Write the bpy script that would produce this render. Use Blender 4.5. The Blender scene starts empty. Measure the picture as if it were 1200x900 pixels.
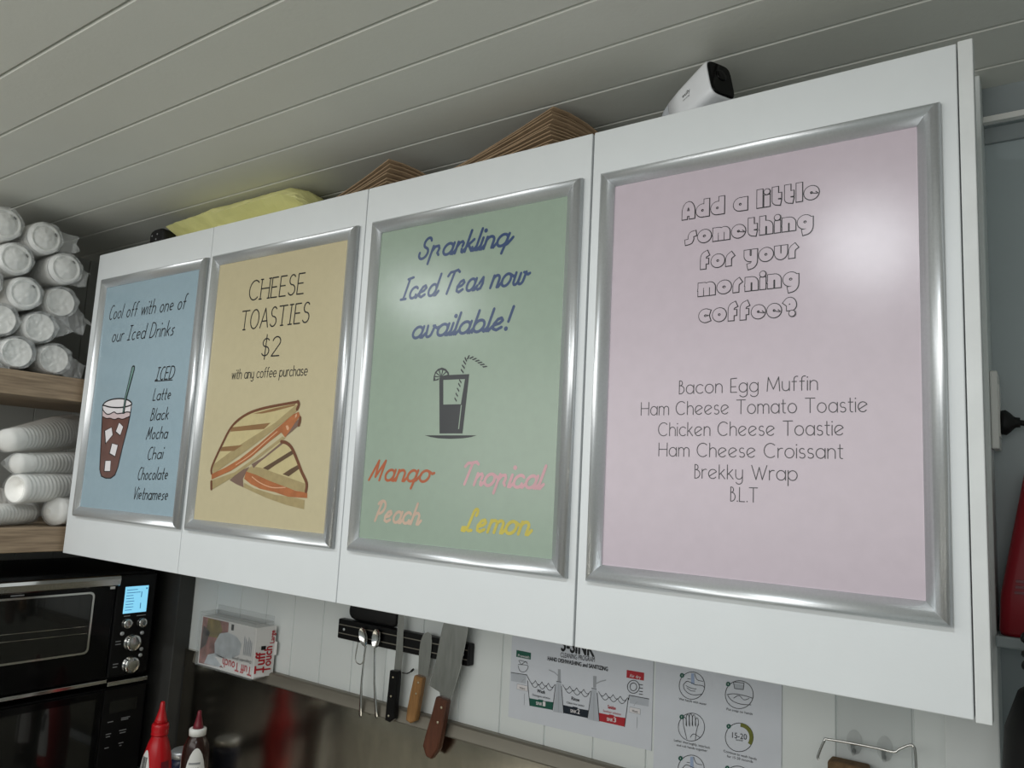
import bpy, bmesh, math, random
from mathutils import Vector, Matrix, noise
random.seed(7)
S = bpy.context.scene
COL = S.collection
PI = math.pi

# ------------------------------------------------------------------ camera
CAM = Vector((1.910418, -0.927999, 0.205142))
F = 907.117
ROWS = ((0.82147, 0.567955, 0.051134), (0.033673, -0.137824, 0.989884), (0.569257, -0.811438, -0.132343))
cd = bpy.data.cameras.new('camera')
cam = bpy.data.objects.new('camera', cd)
COL.objects.link(cam)
cam.matrix_world = Matrix.Translation(CAM) @ Matrix(ROWS).transposed().to_4x4()
cd.sensor_width = 36.0
cd.lens = F / 1200 * 36.0
cd.clip_start = 0.02
S.camera = cam

# ------------------------------------------------------------------ colour management, world, lights
S.view_settings.view_transform = 'Standard'
S.view_settings.look = 'None'
S.view_settings.gamma = 1.0
S.view_settings.use_curve_mapping = False
S.view_settings.exposure = -0.09
W = bpy.data.worlds.new('world')
S.world = W
W.use_nodes = True
W.node_tree.nodes['Background'].inputs['Color'].default_value = (0.80, 0.92, 1.0, 1)
W.node_tree.nodes['Background'].inputs['Strength'].default_value = 0.35

def area(name, loc, rot, sx, sy, power, color, shape='RECTANGLE'):
    l = bpy.data.lights.new(name, 'AREA')
    l.shape = shape
    l.size = sx
    if shape in ('RECTANGLE', 'ELLIPSE'):
        l.size_y = sy
    l.energy = power
    l.color = color
    o = bpy.data.objects.new(name, l)
    COL.objects.link(o)
    o.location = loc
    o.rotation_euler = rot
    return o
# daylight through the serving hatch in the opposite wall, and two round lamps set in the ceiling
area('hatch_daylight', (1.0, -1.70, 0.38), (PI / 2, 0, 0), 2.6, 0.66, 15.0, (1.0, 0.972, 0.925))
area('ceiling_lamp_light', (1.585, -0.93, 0.803), (0, 0, 0), 0.075, 0.075, 6.0, (0.93, 0.97, 1.0), 'DISK')
area('ceiling_lamp_light', (0.27, -0.93, 0.803), (0, 0, 0), 0.075, 0.075, 6.0, (0.93, 0.97, 1.0), 'DISK')

# ------------------------------------------------------------------ measuring helper: where a sight line meets a real plane
def at(px, py, ax=1, val=0.0):
    d = Vector(((px - 600) / F, -(py - 450) / F, -1.0))
    w = Vector((sum(ROWS[i][k] * d[i] for i in range(3)) for k in range(3)))
    t = (val - CAM[ax]) / w[ax]
    return CAM + t * w

# ------------------------------------------------------------------ materials
def lin(c):
    return tuple((x / 12.92 if x <= 0.04045 else ((x + 0.055) / 1.055) ** 2.4) for x in c)
def hexc(h):
    return lin(tuple(int(h[i:i + 2], 16) / 255 for i in (0, 2, 4)))
def mat(name, color, rough=0.5, metal=0.0, var=0.05, scale=20.0, bump=0.0, bscale=200.0, alpha=1.0, trans=0.0,
        coat=0.0, emit=None, estr=0.0, stretch=(1, 1, 1), ior=1.45, spec=0.5, color2=None, vfac=None, aniso=0.0):
    m = bpy.data.materials.new(name)
    m.use_nodes = True
    nt = m.node_tree
    b = nt.nodes['Principled BSDF']
    c = hexc(color) if isinstance(color, str) else color
    tc = nt.nodes.new('ShaderNodeTexCoord')
    mp = nt.nodes.new('ShaderNodeMapping')
    mp.inputs['Scale'].default_value = stretch
    nt.links.new(tc.outputs['Object'], mp.inputs['Vector'])
    nz = nt.nodes.new('ShaderNodeTexNoise')
    nz.inputs['Scale'].default_value = scale
    nz.inputs['Detail'].default_value = 5
    nt.links.new(mp.outputs[0], nz.inputs['Vector'])
    rp = nt.nodes.new('ShaderNodeValToRGB')
    rp.color_ramp.elements[0].position = 0.3
    rp.color_ramp.elements[1].position = 0.7
    if color2 is None:
        lo = tuple(max(0, x * (1 - var)) for x in c)
        hi = tuple(min(1, x * (1 + var)) for x in c)
    else:
        lo, hi = hexc(color2), c
    rp.color_ramp.elements[0].color = (*lo, 1)
    rp.color_ramp.elements[1].color = (*hi, 1)
    nt.links.new(nz.outputs['Fac'], rp.inputs[0])
    nt.links.new(rp.outputs[0], b.inputs['Base Color'])
    b.inputs['Roughness'].default_value = rough
    b.inputs['Metallic'].default_value = metal
    b.inputs['Alpha'].default_value = alpha
    b.inputs['Transmission Weight'].default_value = trans
    b.inputs['Coat Weight'].default_value = coat
    b.inputs['IOR'].default_value = ior
    b.inputs['Specular IOR Level'].default_value = spec
    b.inputs['Anisotropic'].default_value = aniso
    if emit is not None:
        b.inputs['Emission Color'].default_value = (*(hexc(emit)), 1)
        b.inputs['Emission Strength'].default_value = estr
    if bump > 0:
        n2 = nt.nodes.new('ShaderNodeTexNoise')
        n2.inputs['Scale'].default_value = bscale
        n2.inputs['Detail'].default_value = 3
        nt.links.new(mp.outputs[0], n2.inputs['Vector'])
        bp = nt.nodes.new('ShaderNodeBump')
        bp.inputs['Strength'].default_value = bump
        bp.inputs['Distance'].default_value = 0.002
        nt.links.new(n2.outputs['Fac'], bp.inputs['Height'])
        nt.links.new(bp.outputs[0], b.inputs['Normal'])
    return m

M = {}
M['ceiling'] = mat('painted_ceiling_board', 'd2d3cb', 0.5, var=0.02, scale=6, bump=0.12, bscale=160)
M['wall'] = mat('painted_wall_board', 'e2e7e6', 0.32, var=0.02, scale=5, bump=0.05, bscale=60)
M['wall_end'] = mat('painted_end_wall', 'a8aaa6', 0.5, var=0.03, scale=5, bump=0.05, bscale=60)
M['floor'] = mat('grey_vinyl_floor', 'b0ada4', 0.5, var=0.15, scale=30)
M['bay'] = mat('blue_grey_wall', 'a9b4b7', 0.45, var=0.03, scale=5)  # right section of the back wall, a darker blue-grey than the boards
M['cornice'] = mat('cornice_paint', '90989a', 0.5, var=0.02)
M['door'] = mat('white_melamine', 'dfe3e4', 0.38, var=0.012, scale=14, bump=0.04, bscale=300)
M['edge'] = mat('melamine_edge', 'dcdfde', 0.5, var=0.04)
M['silver'] = mat('satin_anodised_aluminium', 'd9dcde', 0.36, 0.72, var=0.03, scale=300, bump=0.03, bscale=1500)
M['steel'] = mat('brushed_stainless_steel', 'bdb7aa', 0.17, 1.0, var=0.10, scale=45, bump=0.05, bscale=25, stretch=(1, 1, 0.4))
M['steel_trim'] = mat('dull_steel_trim', '8a857a', 0.45, 0.6, var=0.06, scale=8)
M['chrome'] = mat('polished_steel', 'd4d4d2', 0.14, 1.0, var=0.05)
M['blade'] = mat('knife_blade_steel', 'bdbdb9', 0.26, 1.0, var=0.12, scale=30, stretch=(5, 1, 1))
M['oak'] = mat('oak_board', 'a8937a', 0.55, var=0.2, scale=14, stretch=(8, 0.8, 14), color2='7f6d59', bump=0.15, bscale=30)
M['black_gloss'] = mat('black_enamel', '060607', 0.14, var=0.2, spec=0.25)
M['black_satin'] = mat('black_plastic', '0a0a0b', 0.38, var=0.2, spec=0.3)
M['black_matt'] = mat('black_rubbery_plastic', '0d0d0e', 0.6, var=0.2)
M['dark_panel'] = mat('charcoal_panel', '3a3a38', 0.5, var=0.1)
M['dark_glass'] = mat('smoked_oven_glass', '141514', 0.08, var=0.2, coat=0.5)
M['grey_print'] = mat('grey_print', '8d8f90', 0.5, var=0.05)
M['screen'] = mat('lcd_screen_glow', '7fb9d8', 0.2, emit='86d4f5', estr=0.9)
M['screen_ink'] = mat('lcd_ink', '4b86a8', 0.3, emit='4f93b8', estr=0.35)
M['paper_blue'] = mat('blue_menu_sheet', '97adb8', 0.22, var=0.02, scale=60, bump=0.05, bscale=1400)
M['paper_tan'] = mat('tan_menu_sheet', 'c3b896', 0.22, var=0.02, scale=60, bump=0.05, bscale=1400)
M['paper_green'] = mat('green_menu_sheet', '96a797', 0.22, var=0.02, scale=60, bump=0.05, bscale=1400)
M['paper_pink'] = mat('pink_menu_sheet', 'c6b9c2', 0.22, var=0.02, scale=60, bump=0.05, bscale=1400)
M['ink'] = mat('black_ink', '17181b', 0.3, var=0.1)
M['ink_thin'] = mat('charcoal_ink', '2b2a2e', 0.3, var=0.1)
M['ink_navy'] = mat('navy_ink', '33486f', 0.3, var=0.06)
M['ink_orange'] = mat('burnt_orange_ink', 'ae5c38', 0.3, var=0.1)
M['ink_rose'] = mat('rose_ink', 'c79aa0', 0.3, var=0.1)
M['ink_peach'] = mat('peach_ink', 'c6ab98', 0.3, var=0.1)
M['ink_yellow'] = mat('mustard_ink', 'c5b64e', 0.3, var=0.1)
M['ink_char'] = mat('charcoal_fill_ink', '2e3134', 0.3, var=0.05)
M['ink_brown'] = mat('cola_brown_ink', '6b4c45', 0.3, var=0.12, scale=40)
M['ink_white'] = mat('white_ink', 'e6e2e4', 0.3, var=0.03)
M['ink_foam'] = mat('pale_foam_ink', 'd2bfc0', 0.3, var=0.04)
M['ink_teal'] = mat('teal_straw_ink', '6f938c', 0.3, var=0.04)
M['ink_bread'] = mat('pale_bread_ink', 'c4b688', 0.3, var=0.06, scale=60)
M['ink_crumb'] = mat('crumb_olive_ink', 'a5946a', 0.3, var=0.08, scale=90)
M['ink_grill'] = mat('grill_brown_ink', '8b6a45', 0.3, var=0.08)
M['ink_grill2'] = mat('dark_grill_ink', '5d4834', 0.3, var=0.08)
M['ink_crust'] = mat('crust_brown_ink', '6e452e', 0.3, var=0.08)
M['ink_cheese'] = mat('melted_cheese_ink', 'a9683f', 0.3, var=0.15, scale=60)
M['ink_glaze'] = mat('pale_orange_ink', 'd3a583', 0.3, var=0.05)
M['ink_shade'] = mat('mauve_brown_ink', '7b6356', 0.3, var=0.08)
M['white_paper'] = mat('laminated_white_paper', 'd8dce4', 0.22, var=0.02, bump=0.05, bscale=40)
M['p_green'] = mat('dark_green_print', '1f5b4c', 0.3, var=0.05)
M['p_red'] = mat('red_print', 'b22a33', 0.3, var=0.05)
M['p_navy'] = mat('near_black_print', '1b2430', 0.3, var=0.05)
M['p_grey'] = mat('mid_grey_print', 'a3a7ad', 0.3, var=0.05)
M['p_lgrey'] = mat('light_grey_print', 'b9bec6', 0.3, var=0.05)
M['p_olive'] = mat('olive_print', '6f7330', 0.3, var=0.05)
M['p_blue'] = mat('pale_blue_print', '9fb0cf', 0.3, var=0.05)
M['clear'] = mat('clear_plastic_film', 'f2f4f4', 0.10, alpha=0.26, var=0.02, bump=0.9, bscale=90)
M['clear_tail'] = mat('crumpled_plastic_film', 'e6e8e8', 0.08, alpha=0.24, var=0.1, bump=0.9, bscale=70)
M['acrylic'] = mat('clear_acrylic', 'c9cfcf', 0.06, alpha=0.10, var=0.02)
M['cup'] = mat('white_paper_cup', 'f2f1ec', 0.45, var=0.03, scale=25)
M['lid'] = mat('white_moulded_lid', 'f4f4f1', 0.35, var=0.02, scale=40)
M['lid_hole'] = mat('sip_hole_shadow_cavity', '2a2826', 0.8, var=0.1)
M['kraft'] = mat('brown_kraft_paper', '9c8468', 0.75, var=0.12, scale=30, bump=0.2, bscale=120)
M['yellow'] = mat('pale_yellow_wrap', 'ebe8a4', 0.55, var=0.05, scale=14, bump=0.35, bscale=28)
M['cam_white'] = mat('white_camera_shell', 'e9ebee', 0.3, var=0.01)
M['cam_grey'] = mat('grey_camera_tail', 'b4b8bd', 0.35, var=0.02)
M['red_plastic'] = mat('ketchup_red_plastic', 'b3141c', 0.28, var=0.06)
M['maroon'] = mat('maroon_plastic', '6d1b28', 0.3, var=0.06)
M['bbq'] = mat('dark_brown_sauce_bottle', '2c1812', 0.2, var=0.1)
M['white_plastic'] = mat('white_plastic', 'e4e4e0', 0.35, var=0.02)
M['label_white'] = mat('white_bottle_label', 'dcdcd8', 0.4, var=0.03)
M['wood_dark'] = mat('reddish_brown_handle_wood', '56301f', 0.45, var=0.2, scale=25, stretch=(6, 6, 1))
M['wood_tan'] = mat('tan_handle_wood', '946c40', 0.45, var=0.2, scale=25, stretch=(6, 6, 1))
M['brass'] = mat('handle_rivet', 'c9bfa6', 0.3, 0.9, var=0.05)
M['box_white'] = mat('glove_carton_board', 'dddcda', 0.4, var=0.02)
M['pic_pink'] = mat('carton_photo_pink', '8f5f58', 0.4, var=0.5, scale=60)
M['pic_gold'] = mat('carton_photo_gold', '7d6a2c', 0.4, var=0.4, scale=60)
M['pic_grey'] = mat('carton_photo_glove_grey', 'b9bfc4', 0.4, var=0.2, scale=35)
M['pic_dark'] = mat('carton_photo_dark', '4a3a38', 0.4, var=0.4, scale=60)
M['sponge'] = mat('brown_scourer', '6d563d', 0.9, var=0.3, scale=120, bump=0.8, bscale=250)
M['red_case'] = mat('dark_red_plastic', '8e1220', 0.35, var=0.06)
M['blue_cap'] = mat('navy_plastic', '1d2440', 0.35, var=0.06)

# ------------------------------------------------------------------ mesh builder
class MB:
    def __init__(self):
        self.v, self.f, self.m, self.sm = [], [], [], []
    def add(self, vs, fs, mi=0, smooth=False):
        n = len(self.v)
        self.v += [Vector(x) for x in vs]
        for f in fs:
            self.f.append([i + n for i in f])
            self.m.append(mi)
            self.sm.append(smooth)
        return self
    def box(self, a, b, mi=0, bev=0.0, seg=2):
        bm = bmesh.new()
        bmesh.ops.create_cube(bm, size=1)
        a, b = Vector(a), Vector(b)
        for v in bm.verts:
            v.co = Vector(((a[i] + b[i]) / 2 + v.co[i] * (b[i] - a[i]) for i in range(3)))
        if bev > 0:
            bmesh.ops.bevel(bm, geom=list(bm.edges), offset=bev, segments=seg, profile=0.5, affect='EDGES')
        bm.verts.index_update()
        self.add([v.co.copy() for v in bm.verts], [[v.index for v in f.verts] for f in bm.faces], mi, False)
        bm.free()
        return self
    def loft(self, rings, mi=0, smooth=True, caps=True, closed=True):
        n = len(rings[0])
        vs = [p for r in rings for p in r]
        fs = []
        for i in range(len(rings) - 1):
            for j in range(n if closed else n - 1):
                k = (j + 1) % n
                fs.append([i * n + j, i * n + k, (i + 1) * n + k, (i + 1) * n + j])
        self.add(vs, fs, mi, smooth)
        if caps:
            self.add(rings[0], [list(range(n))[::-1]], mi, False)
            self.add(rings[-1], [list(range(n))], mi, False)
        return self
    def lathe(self, prof, origin=(0, 0, 0), axis=(0, 0, 1), n=28, mi=0, caps=False, smooth=True, sx=1.0):
        az = Vector(axis).normalized()
        ax = az.orthogonal().normalized()
        ay = az.cross(ax)
        o = Vector(origin)
        rings = [[o + az * h + (ax * math.cos(2 * PI * k / n) * sx + ay * math.sin(2 * PI * k / n)) * max(r, 1e-5) for k in range(n)] for r, h in prof]
        return self.loft(rings, mi, smooth, caps)
    def tube(self, pts, r, n=10, mi=0, closed=False):
        pts = [Vector(p) for p in pts]
        rings = []
        prev = None
        for i, p in enumerate(pts):
            t = (pts[min(i + 1, len(pts) - 1)] - pts[max(i - 1, 0)]).normalized()
            if prev is None:
                u = t.orthogonal().normalized()
            else:
                u = (prev - t * prev.dot(t)).normalized()
            prev = u
            w = t.cross(u)
            rr = r[i] if isinstance(r, (list, tuple)) else r
            rings.append([p + (u * math.cos(2 * PI * k / n) + w * math.sin(2 * PI * k / n)) * rr for k in range(n)])
        return self.loft(rings, mi, True, True)
    def prism(self, poly, d, mi=0):
        d = Vector(d)
        n = len(poly)
        a = [Vector(p) for p in poly]
        b = [p + d for p in a]
        self.add(a + b, [[i, (i + 1) % n, n + (i + 1) % n, n + i] for i in range(n)] + [list(range(n))[::-1], [n + i for i in range(n)]], mi)
        return self

def build(name, mb, mats, parent=None, bevel=0.0):
    me = bpy.data.meshes.new(name)
    off = Vector((0, 0, 0))
    p = parent
    while p is not None:
        off += p.location
        p = p.parent
    me.from_pydata([v - off for v in mb.v], [], mb.f)
    if not isinstance(mats, (list, tuple)):
        mats = [mats]
    for m in mats:
        me.materials.append(m)
    for i, pl in enumerate(me.polygons):
        pl.material_index = mb.m[i]
        pl.use_smooth = mb.sm[i]
    bm = bmesh.new()
    bm.from_mesh(me)
    if not getattr(mb, 'flat', False):
        bmesh.ops.remove_doubles(bm, verts=bm.verts, dist=1e-6)
    if not getattr(mb, 'flat', False):
        bmesh.ops.recalc_face_normals(bm, faces=bm.faces)
    bm.to_mesh(me)
    bm.free()
    o = bpy.data.objects.new(name, me)
    COL.objects.link(o)
    if parent is not None:
        o.parent = parent
    return o

def tag(o, label, cat, group=None):
    o['label'] = label
    o['category'] = cat
    if group:
        o['group'] = group
    return o
def thing(name, label, cat, loc=(0, 0, 0), group=None):
    o = bpy.data.objects.new(name, None)
    o.empty_display_size = 0.05
    COL.objects.link(o)
    o.location = loc
    return tag(o, label, cat, group)
def single(name, mb, mats, label, cat, group=None):
    lo = Vector((min(v[i] for v in mb.v) for i in range(3)))
    hi = Vector((max(v[i] for v in mb.v) for i in range(3)))
    base = Vector(((lo.x + hi.x) / 2, (lo.y + hi.y) / 2, lo.z))
    mb.v = [v - base for v in mb.v]
    o = build(name, mb, mats)
    o.location = base
    return tag(o, label, cat, group)
def struct(name, mb, mats):
    o = build(name, mb, mats)
    o['kind'] = 'structure'
    return o
def copy_tree(o, parent=None):
    c = o.copy()
    COL.objects.link(c)
    c.parent = parent
    for ch in list(o.children):
        copy_tree(ch, c)
    return c

# ------------------------------------------------------------------ room shell
X0, X1, Y0, Y1, Z0, Z1 = -0.42, 3.2, -1.75, 0.33, -1.35, 0.81

def grooved(lines, lo, hi, half, depth):
    """profile across boards: list of (coordinate, recess) with a V groove at every joint"""
    pr = [(lo, 0)]
    for g in lines:
        if lo + half < g < hi - half:
            pr += [(g - half, 0), (g - half * 0.25, depth), (g + half * 0.25, depth), (g + half, 0)]
    return pr + [(hi, 0)]

mb = MB()
pr = grooved([0.0455 + 0.1008 * k for k in range(-17, 3)], Y0, Y1 + 0.012, 0.0034, 0.0045)
pts = [(y, Z1 + r) for y, r in pr] + [(Y1 + 0.012, Z1 + 0.05), (Y0, Z1 + 0.05)]
mb.loft([[(X0 - .05, y, z) for y, z in pts], [(X1, y, z) for y, z in pts]], smooth=False)
struct('ceiling', mb, M['ceiling'])

mb = MB()
pr = grooved([0.139 + 0.1 * k for k in range(-5, 18)], X0 - .05, 1.80, 0.002, 0.003)
pts = [(x, Y1 + r) for x, r in pr] + [(1.80, Y1 + 0.06), (X0 - .05, Y1 + 0.06)]
mb.loft([[(x, y, Z0) for x, y in pts], [(x, y, Z1) for x, y in pts]], smooth=False)
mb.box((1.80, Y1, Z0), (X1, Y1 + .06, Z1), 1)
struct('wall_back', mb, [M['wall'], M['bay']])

mb = MB()
pr = grooved([0.28 - 0.1 * k for k in range(0, 20)][::-1], Y0, Y1, 0.002, 0.003)
pts = [(X0 - r, y) for y, r in pr] + [(X0 - 0.05, Y1), (X0 - 0.05, Y0)]
mb.loft([[(x, y, Z0) for x, y in pts], [(x, y, Z1) for x, y in pts]], smooth=False)
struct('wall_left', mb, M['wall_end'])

struct('wall_right', MB().box((X1, Y0, Z0), (X1 + .05, Y1 + .06, Z1 + .05)), M['wall'])
mb = MB()
mb.box((X0, Y0 - .05, Z0), (X1, Y0, -0.30))
mb.box((X0, Y0 - .05, 0.72), (X1, Y0, Z1 + .05))
mb.box((X0, Y0 - .05, -0.30), (-0.35, Y0, 0.72))
mb.box((2.4, Y0 - .05, -0.30), (X1, Y0, 0.72))
struct('wall_front', mb, M['wall'])
struct('floor', MB().box((X0 - .05, Y0 - .05, Z0 - .05), (X1 + .05, Y1 + .06, Z0)), M['floor'])

# cornice at the top of the back wall, corner batten right of the cupboards, charcoal return left of the wall boards
mb = MB()
pts = [(Y1, Z1), (Y1 - 0.022, Z1), (Y1 - 0.022, 0.768), (Y1 - 0.016, 0.756), (Y1 - 0.006, 0.756), (Y1 - 0.006, 0.733), (Y1, 0.733)]
mb.loft([[(1.8462, y, z) for y, z in pts], [(X1, y, z) for y, z in pts]], smooth=False)
mb.box((1.8462, Y1 - .026, .757), (X1, Y1 - .010, .7655), 1)
struct('trim_1', mb, [M['cornice'], M['white_plastic']])
struct('trim_2', MB().box((1.785, 0.262, -0.56), (1.846, Y1, Z1), bev=0.002), M['wall'])
struct('trim_3', MB().box((-0.30, 0.285, -0.56), (0.040, Y1, -0.004), bev=0.002), M['dark_panel'])

# stainless splashback with its folded top edge
mb = MB()
mb.box((0.045, 0.320, -0.56), (1.78, Y1, -0.276))
mb.box((0.041, 0.3205, -0.30), (0.095, Y1, -0.254))
mb.loft([[(0.09, 0.313, -0.280), (0.09, 0.311, -0.277), (0.09, 0.314, -0.256), (0.09, 0.318, -0.253), (0.09, Y1, -0.253), (0.09, Y1, -0.280)],
         [(1.78, 0.313, -0.280), (1.78, 0.311, -0.277), (1.78, 0.314, -0.256), (1.78, 0.318, -0.253), (1.78, Y1, -0.253), (1.78, Y1, -0.280)]], mi=1, smooth=False)
so = struct('splashback', mb, [M['steel'], M['steel_trim']])

mb = MB()
mb.box((X0 + .01, -0.33, -0.595), (1.78, 0.284, -0.56), bev=0.004)
mb.box((X0 + .01, -0.28, Z0), (1.78, -0.26, -0.595))
single('worktop', mb, M['steel'], 'stainless steel worktop under the black microwave and sauce bottles', 'worktop')

# ------------------------------------------------------------------ wall cupboards
C0, C1, C2, C3, C4, C5 = 0.0, 0.4665, 0.925, 1.381, 1.839, 1.8545
H = 0.72
cab = thing('wall_cabinet', 'long white wall cupboard run with four flat doors and framed menus', 'cabinet', (0.93, 0.17, 0.0))
mb = MB()
mb.box((C0 + .002, 0.020, 0.002), (C0 + .018, Y1, H))
mb.box((C5 - .06, 0.020, 0.002), (C4 - .002, 0.26, H))
mb.box((C0 + .018, 0.020, 0.002), (C5 - .06, Y1, 0.018))
mb.box((C0 + .018, 0.020, H - .018), (C5 - .06, Y1, H))
mb.box((C0 + .018, Y1 - .008, 0.018), (C5 - .06, Y1, H - .018))
for x in (C1, C2, C3):
    mb.box((x - .016, 0.020, 0.018), (x + .016, Y1 - .008, H - .018))
build('carcass', mb, M['door'], cab)
gaps = [(C0, C1 - .0008), (C1 + .0008, C2 - .0010), (C2 + .0010, C3 - .0016), (C3 + .0016, C4 - .0003)]
for a, b in gaps:
    mb = MB().box((a, 0.0, 0.0), (b, 0.018, H), bev=0.0012)
    build('door', mb, M['door'], cab)
build('end_panel', MB().box((C4 + .0010, 0.0, -0.002), (C5, 0.022, H + .002), bev=0.001), M['edge'], cab)

# ------------------------------------------------------------------ lettering: single-line alphabets drawn as ribbons
def E(cx, cy, rx, ry, a0, a1, n=None):
    n = n or max(4, int(abs(a1 - a0) / 18))
    return [(cx + rx * math.cos(math.radians(a0 + (a1 - a0) * i / n)), cy + ry * math.sin(math.radians(a0 + (a1 - a0) * i / n))) for i in range(n + 1)]
BOWL = E(.48, .5, .48, .5, 0, 360)
GLY = {
 'a': (.96, [BOWL, [(.96, 1), (.96, 0)]]),
 'b': (.96, [[(0, 1.5), (0, 0)], BOWL]),
 'c': (.86, [E(.5, .5, .5, .5, 45, 315)]),
 'd': (.96, [BOWL, [(.96, 1.5), (.96, 0)]]),
 'e': (.98, [[(.02, .5), (.98, .5)] + E(.5, .5, .48, .5, 0, 312)[1:]]),
 'f': (.55, [E(.52, 1.2, .3, .3, 70, 180) + [(.22, 0)], [(0, .95), (.5, .95)]]),
 'g': (.96, [BOWL, [(.96, 1), (.96, -.15)] + E(.5, -.15, .46, .38, 0, -150)[1:]]),
 'h': (.8, [[(0, 1.5), (0, 0)], [(0, .6)] + E(.4, .6, .4, .4, 180, 0)[1:] + [(.8, 0)]]),
 'i': (.0, [[(0, 1), (0, 0)], 'dot']),
 'k': (.68, [[(0, 1.5), (0, 0)], [(.6, 1), (0, .42)], [(.18, .58), (.68, 0)]]),
 'l': (.0, [[(0, 1.5), (0, 0)]]),
 'm': (1.36, [[(0, 1), (0, 0)], [(0, .65)] + E(.34, .65, .34, .35, 180, 0)[1:] + [(.68, 0)], [(.68, .65)] + E(1.02, .65, .34, .35, 180, 0)[1:] + [(1.36, 0)]]),
 'n': (.78, [[(0, 1), (0, 0)], [(0, .6)] + E(.39, .6, .39, .4, 180, 0)[1:] + [(.78, 0)]]),
 'o': (1.0, [E(.5, .5, .5, .5, 90, 450)]),
 'p': (.96, [[(0, 1), (0, -.55)], E(.48, .5, .48, .5, 180, 540)]),
 'r': (.5, [[(0, 1), (0, 0)], [(0, .6)] + E(.4, .6, .4, .4, 180, 72)[1:]]),
 's': (.64, [E(.33, .74, .28, .26, 40, 250) + E(.33, .25, .31, .25, 75, -145)[0:]]),
 't': (.5, [[(.2, 1.4), (.2, .22)] + E(.42, .22, .22, .22, 180, 285)[1:], [(0, 1), (.5, 1)]]),
 'u': (.78, [[(0, 1), (0, .4)] + E(.39, .4, .39, .4, 180, 360)[1:], [(.78, 1), (.78, 0)]]),
 'v': (.78, [[(0, 1), (.39, 0), (.78, 1)]]),
 'w': (1.2, [[(0, 1), (.3, 0), (.6, 1), (.9, 0), (1.2, 1)]]),
 'y': (.78, [[(0, 1), (0, .4)] + E(.39, .4, .39, .4, 180, 360)[1:], [(.78, 1), (.78, -.15)] + E(.39, -.15, .39, .38, 0, -150)[1:]]),
 'A': (1.1, [[(0, 0), (.55, 1.5), (1.1, 0)], [(.2, .5), (.9, .5)]]),
 'B': (.7, [[(0, 0), (0, 1.5)], [(0, 1.5)] + E(.2, 1.16, .36, .34, 90, -90) + [(0, .82)], [(0, .82)] + E(.28, .41, .42, .41, 90, -90) + [(0, 0)]]),
 'C': (1.3, [E(.72, .75, .72, .75, 48, 312)]),
 'D': (1.1, [[(0, 0), (0, 1.5)] + E(.35, .75, .75, .75, 90, -90) + [(0, 0)]]),
 'E': (.8, [[(.75, 1.5), (0, 1.5), (0, 0), (.8, 0)], [(0, .78), (.65, .78)]]),
 'H': (1.1, [[(0, 1.5), (0, 0)], [(1.1, 1.5), (1.1, 0)], [(0, .78), (1.1, .78)]]),
 'I': (.5, [[(.25, 1.5), (.25, 0)], [(0, 1.5), (.5, 1.5)], [(0, 0), (.5, 0)]]),
 'L': (.7, [[(0, 1.5), (0, 0), (.7, 0)]]),
 'M': (1.4, [[(0, 0), (.12, 1.5), (.7, .2), (1.28, 1.5), (1.4, 0)]]),
 'O': (1.2, [E(.6, .75, .6, .75, 90, 450)]),
 'P': (.8, [[(0, 0), (0, 1.5)], [(0, 1.5)] + E(.35, 1.1, .45, .4, 90, -90) + [(0, .7)]]),
 'S': (.85, [E(.44, 1.13, .36, .37, 35, 250) + E(.42, .38, .42, .38, 72, -150)]),
 'T': (1.1, [[(0, 1.5), (1.1, 1.5)], [(.55, 1.5), (.55, 0)]]),
 'V': (1.0, [[(0, 1.5), (.45, 0), (1.0, 1.5)]]),
 'W': (1.7, [[(0, 1.5), (.5, 0), (.85, 1.3), (1.2, 0), (1.7, 1.5)]]),
 '2': (.8, [E(.4, 1.12, .4, .38, 165, -30) + [(0, 0), (.8, 0)]]),
 '$': (.8, [E(.42, 1.1, .34, .32, 35, 250) + E(.4, .42, .38, .36, 72, -150), [(.41, 1.72), (.41, -.22)]]),
 '!': (.1, [[(.05, 1.5), (.05, .5)], 'dot0']),
 '.': (.05, ['dot0']),
 '?': (.8, [E(.42, 1.1, .4, .38, 160, -60) + [(.42, .55), (.42, .42)], 'dotq']),
}
STY = {'geo': {}, 'hand': {}, 'slab': {}, 'script': {}, 'bubble': {}}
STY['geo'] = {'e': (.98, [[(.08, .26), (.93, .74)] + E(.5, .5, .5, .5, 28, 318)]),
              'y': (.78, GLY['y'][1]), 'E': (.7, [[(.7, 1.55), (0, 1.5), (0, 0), (.72, 0)], [(0, .62), (.6, .62)]]),
              'B': (.6, [[(0, 0), (0, 1.5)], [(0, 1.5)] + E(.1, 1.22, .28, .28, 90, -90) + [(0, .94)], [(0, .94)] + E(.12, .47, .5, .47, 90, -90) + [(0, 0)]])}
STY['hand'] = {'l': (.1, [[(.08, 1.5), (0, 0)]]), 'M': (1.3, [[(0, -.05), (.3, 1.45), (.55, .35), (1.1, 1.5), (1.15, 0)]]),
               'I': (.7, [[(.38, 1.5), (.3, 0)], [(.1, 1.5), (.7, 1.5)], [(0, 0), (.6, .02)]]),
               'C': (.9, [E(.6, .75, .55, .78, 62, 300)]),
               'e': (.8, [[(.05, .45), (.75, .62)] + E(.42, .55, .36, .45, 10, 300)]), 's': (.6, [[(.6, .95), (.2, .85), (.15, .62), (.5, .4), (.5, .12), (.05, -.02)]]),
               'c': (.75, [E(.45, .5, .42, .52, 60, 310)]), 'o': (.8, [E(.4, .5, .4, .5, 80, 440)])}
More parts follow.
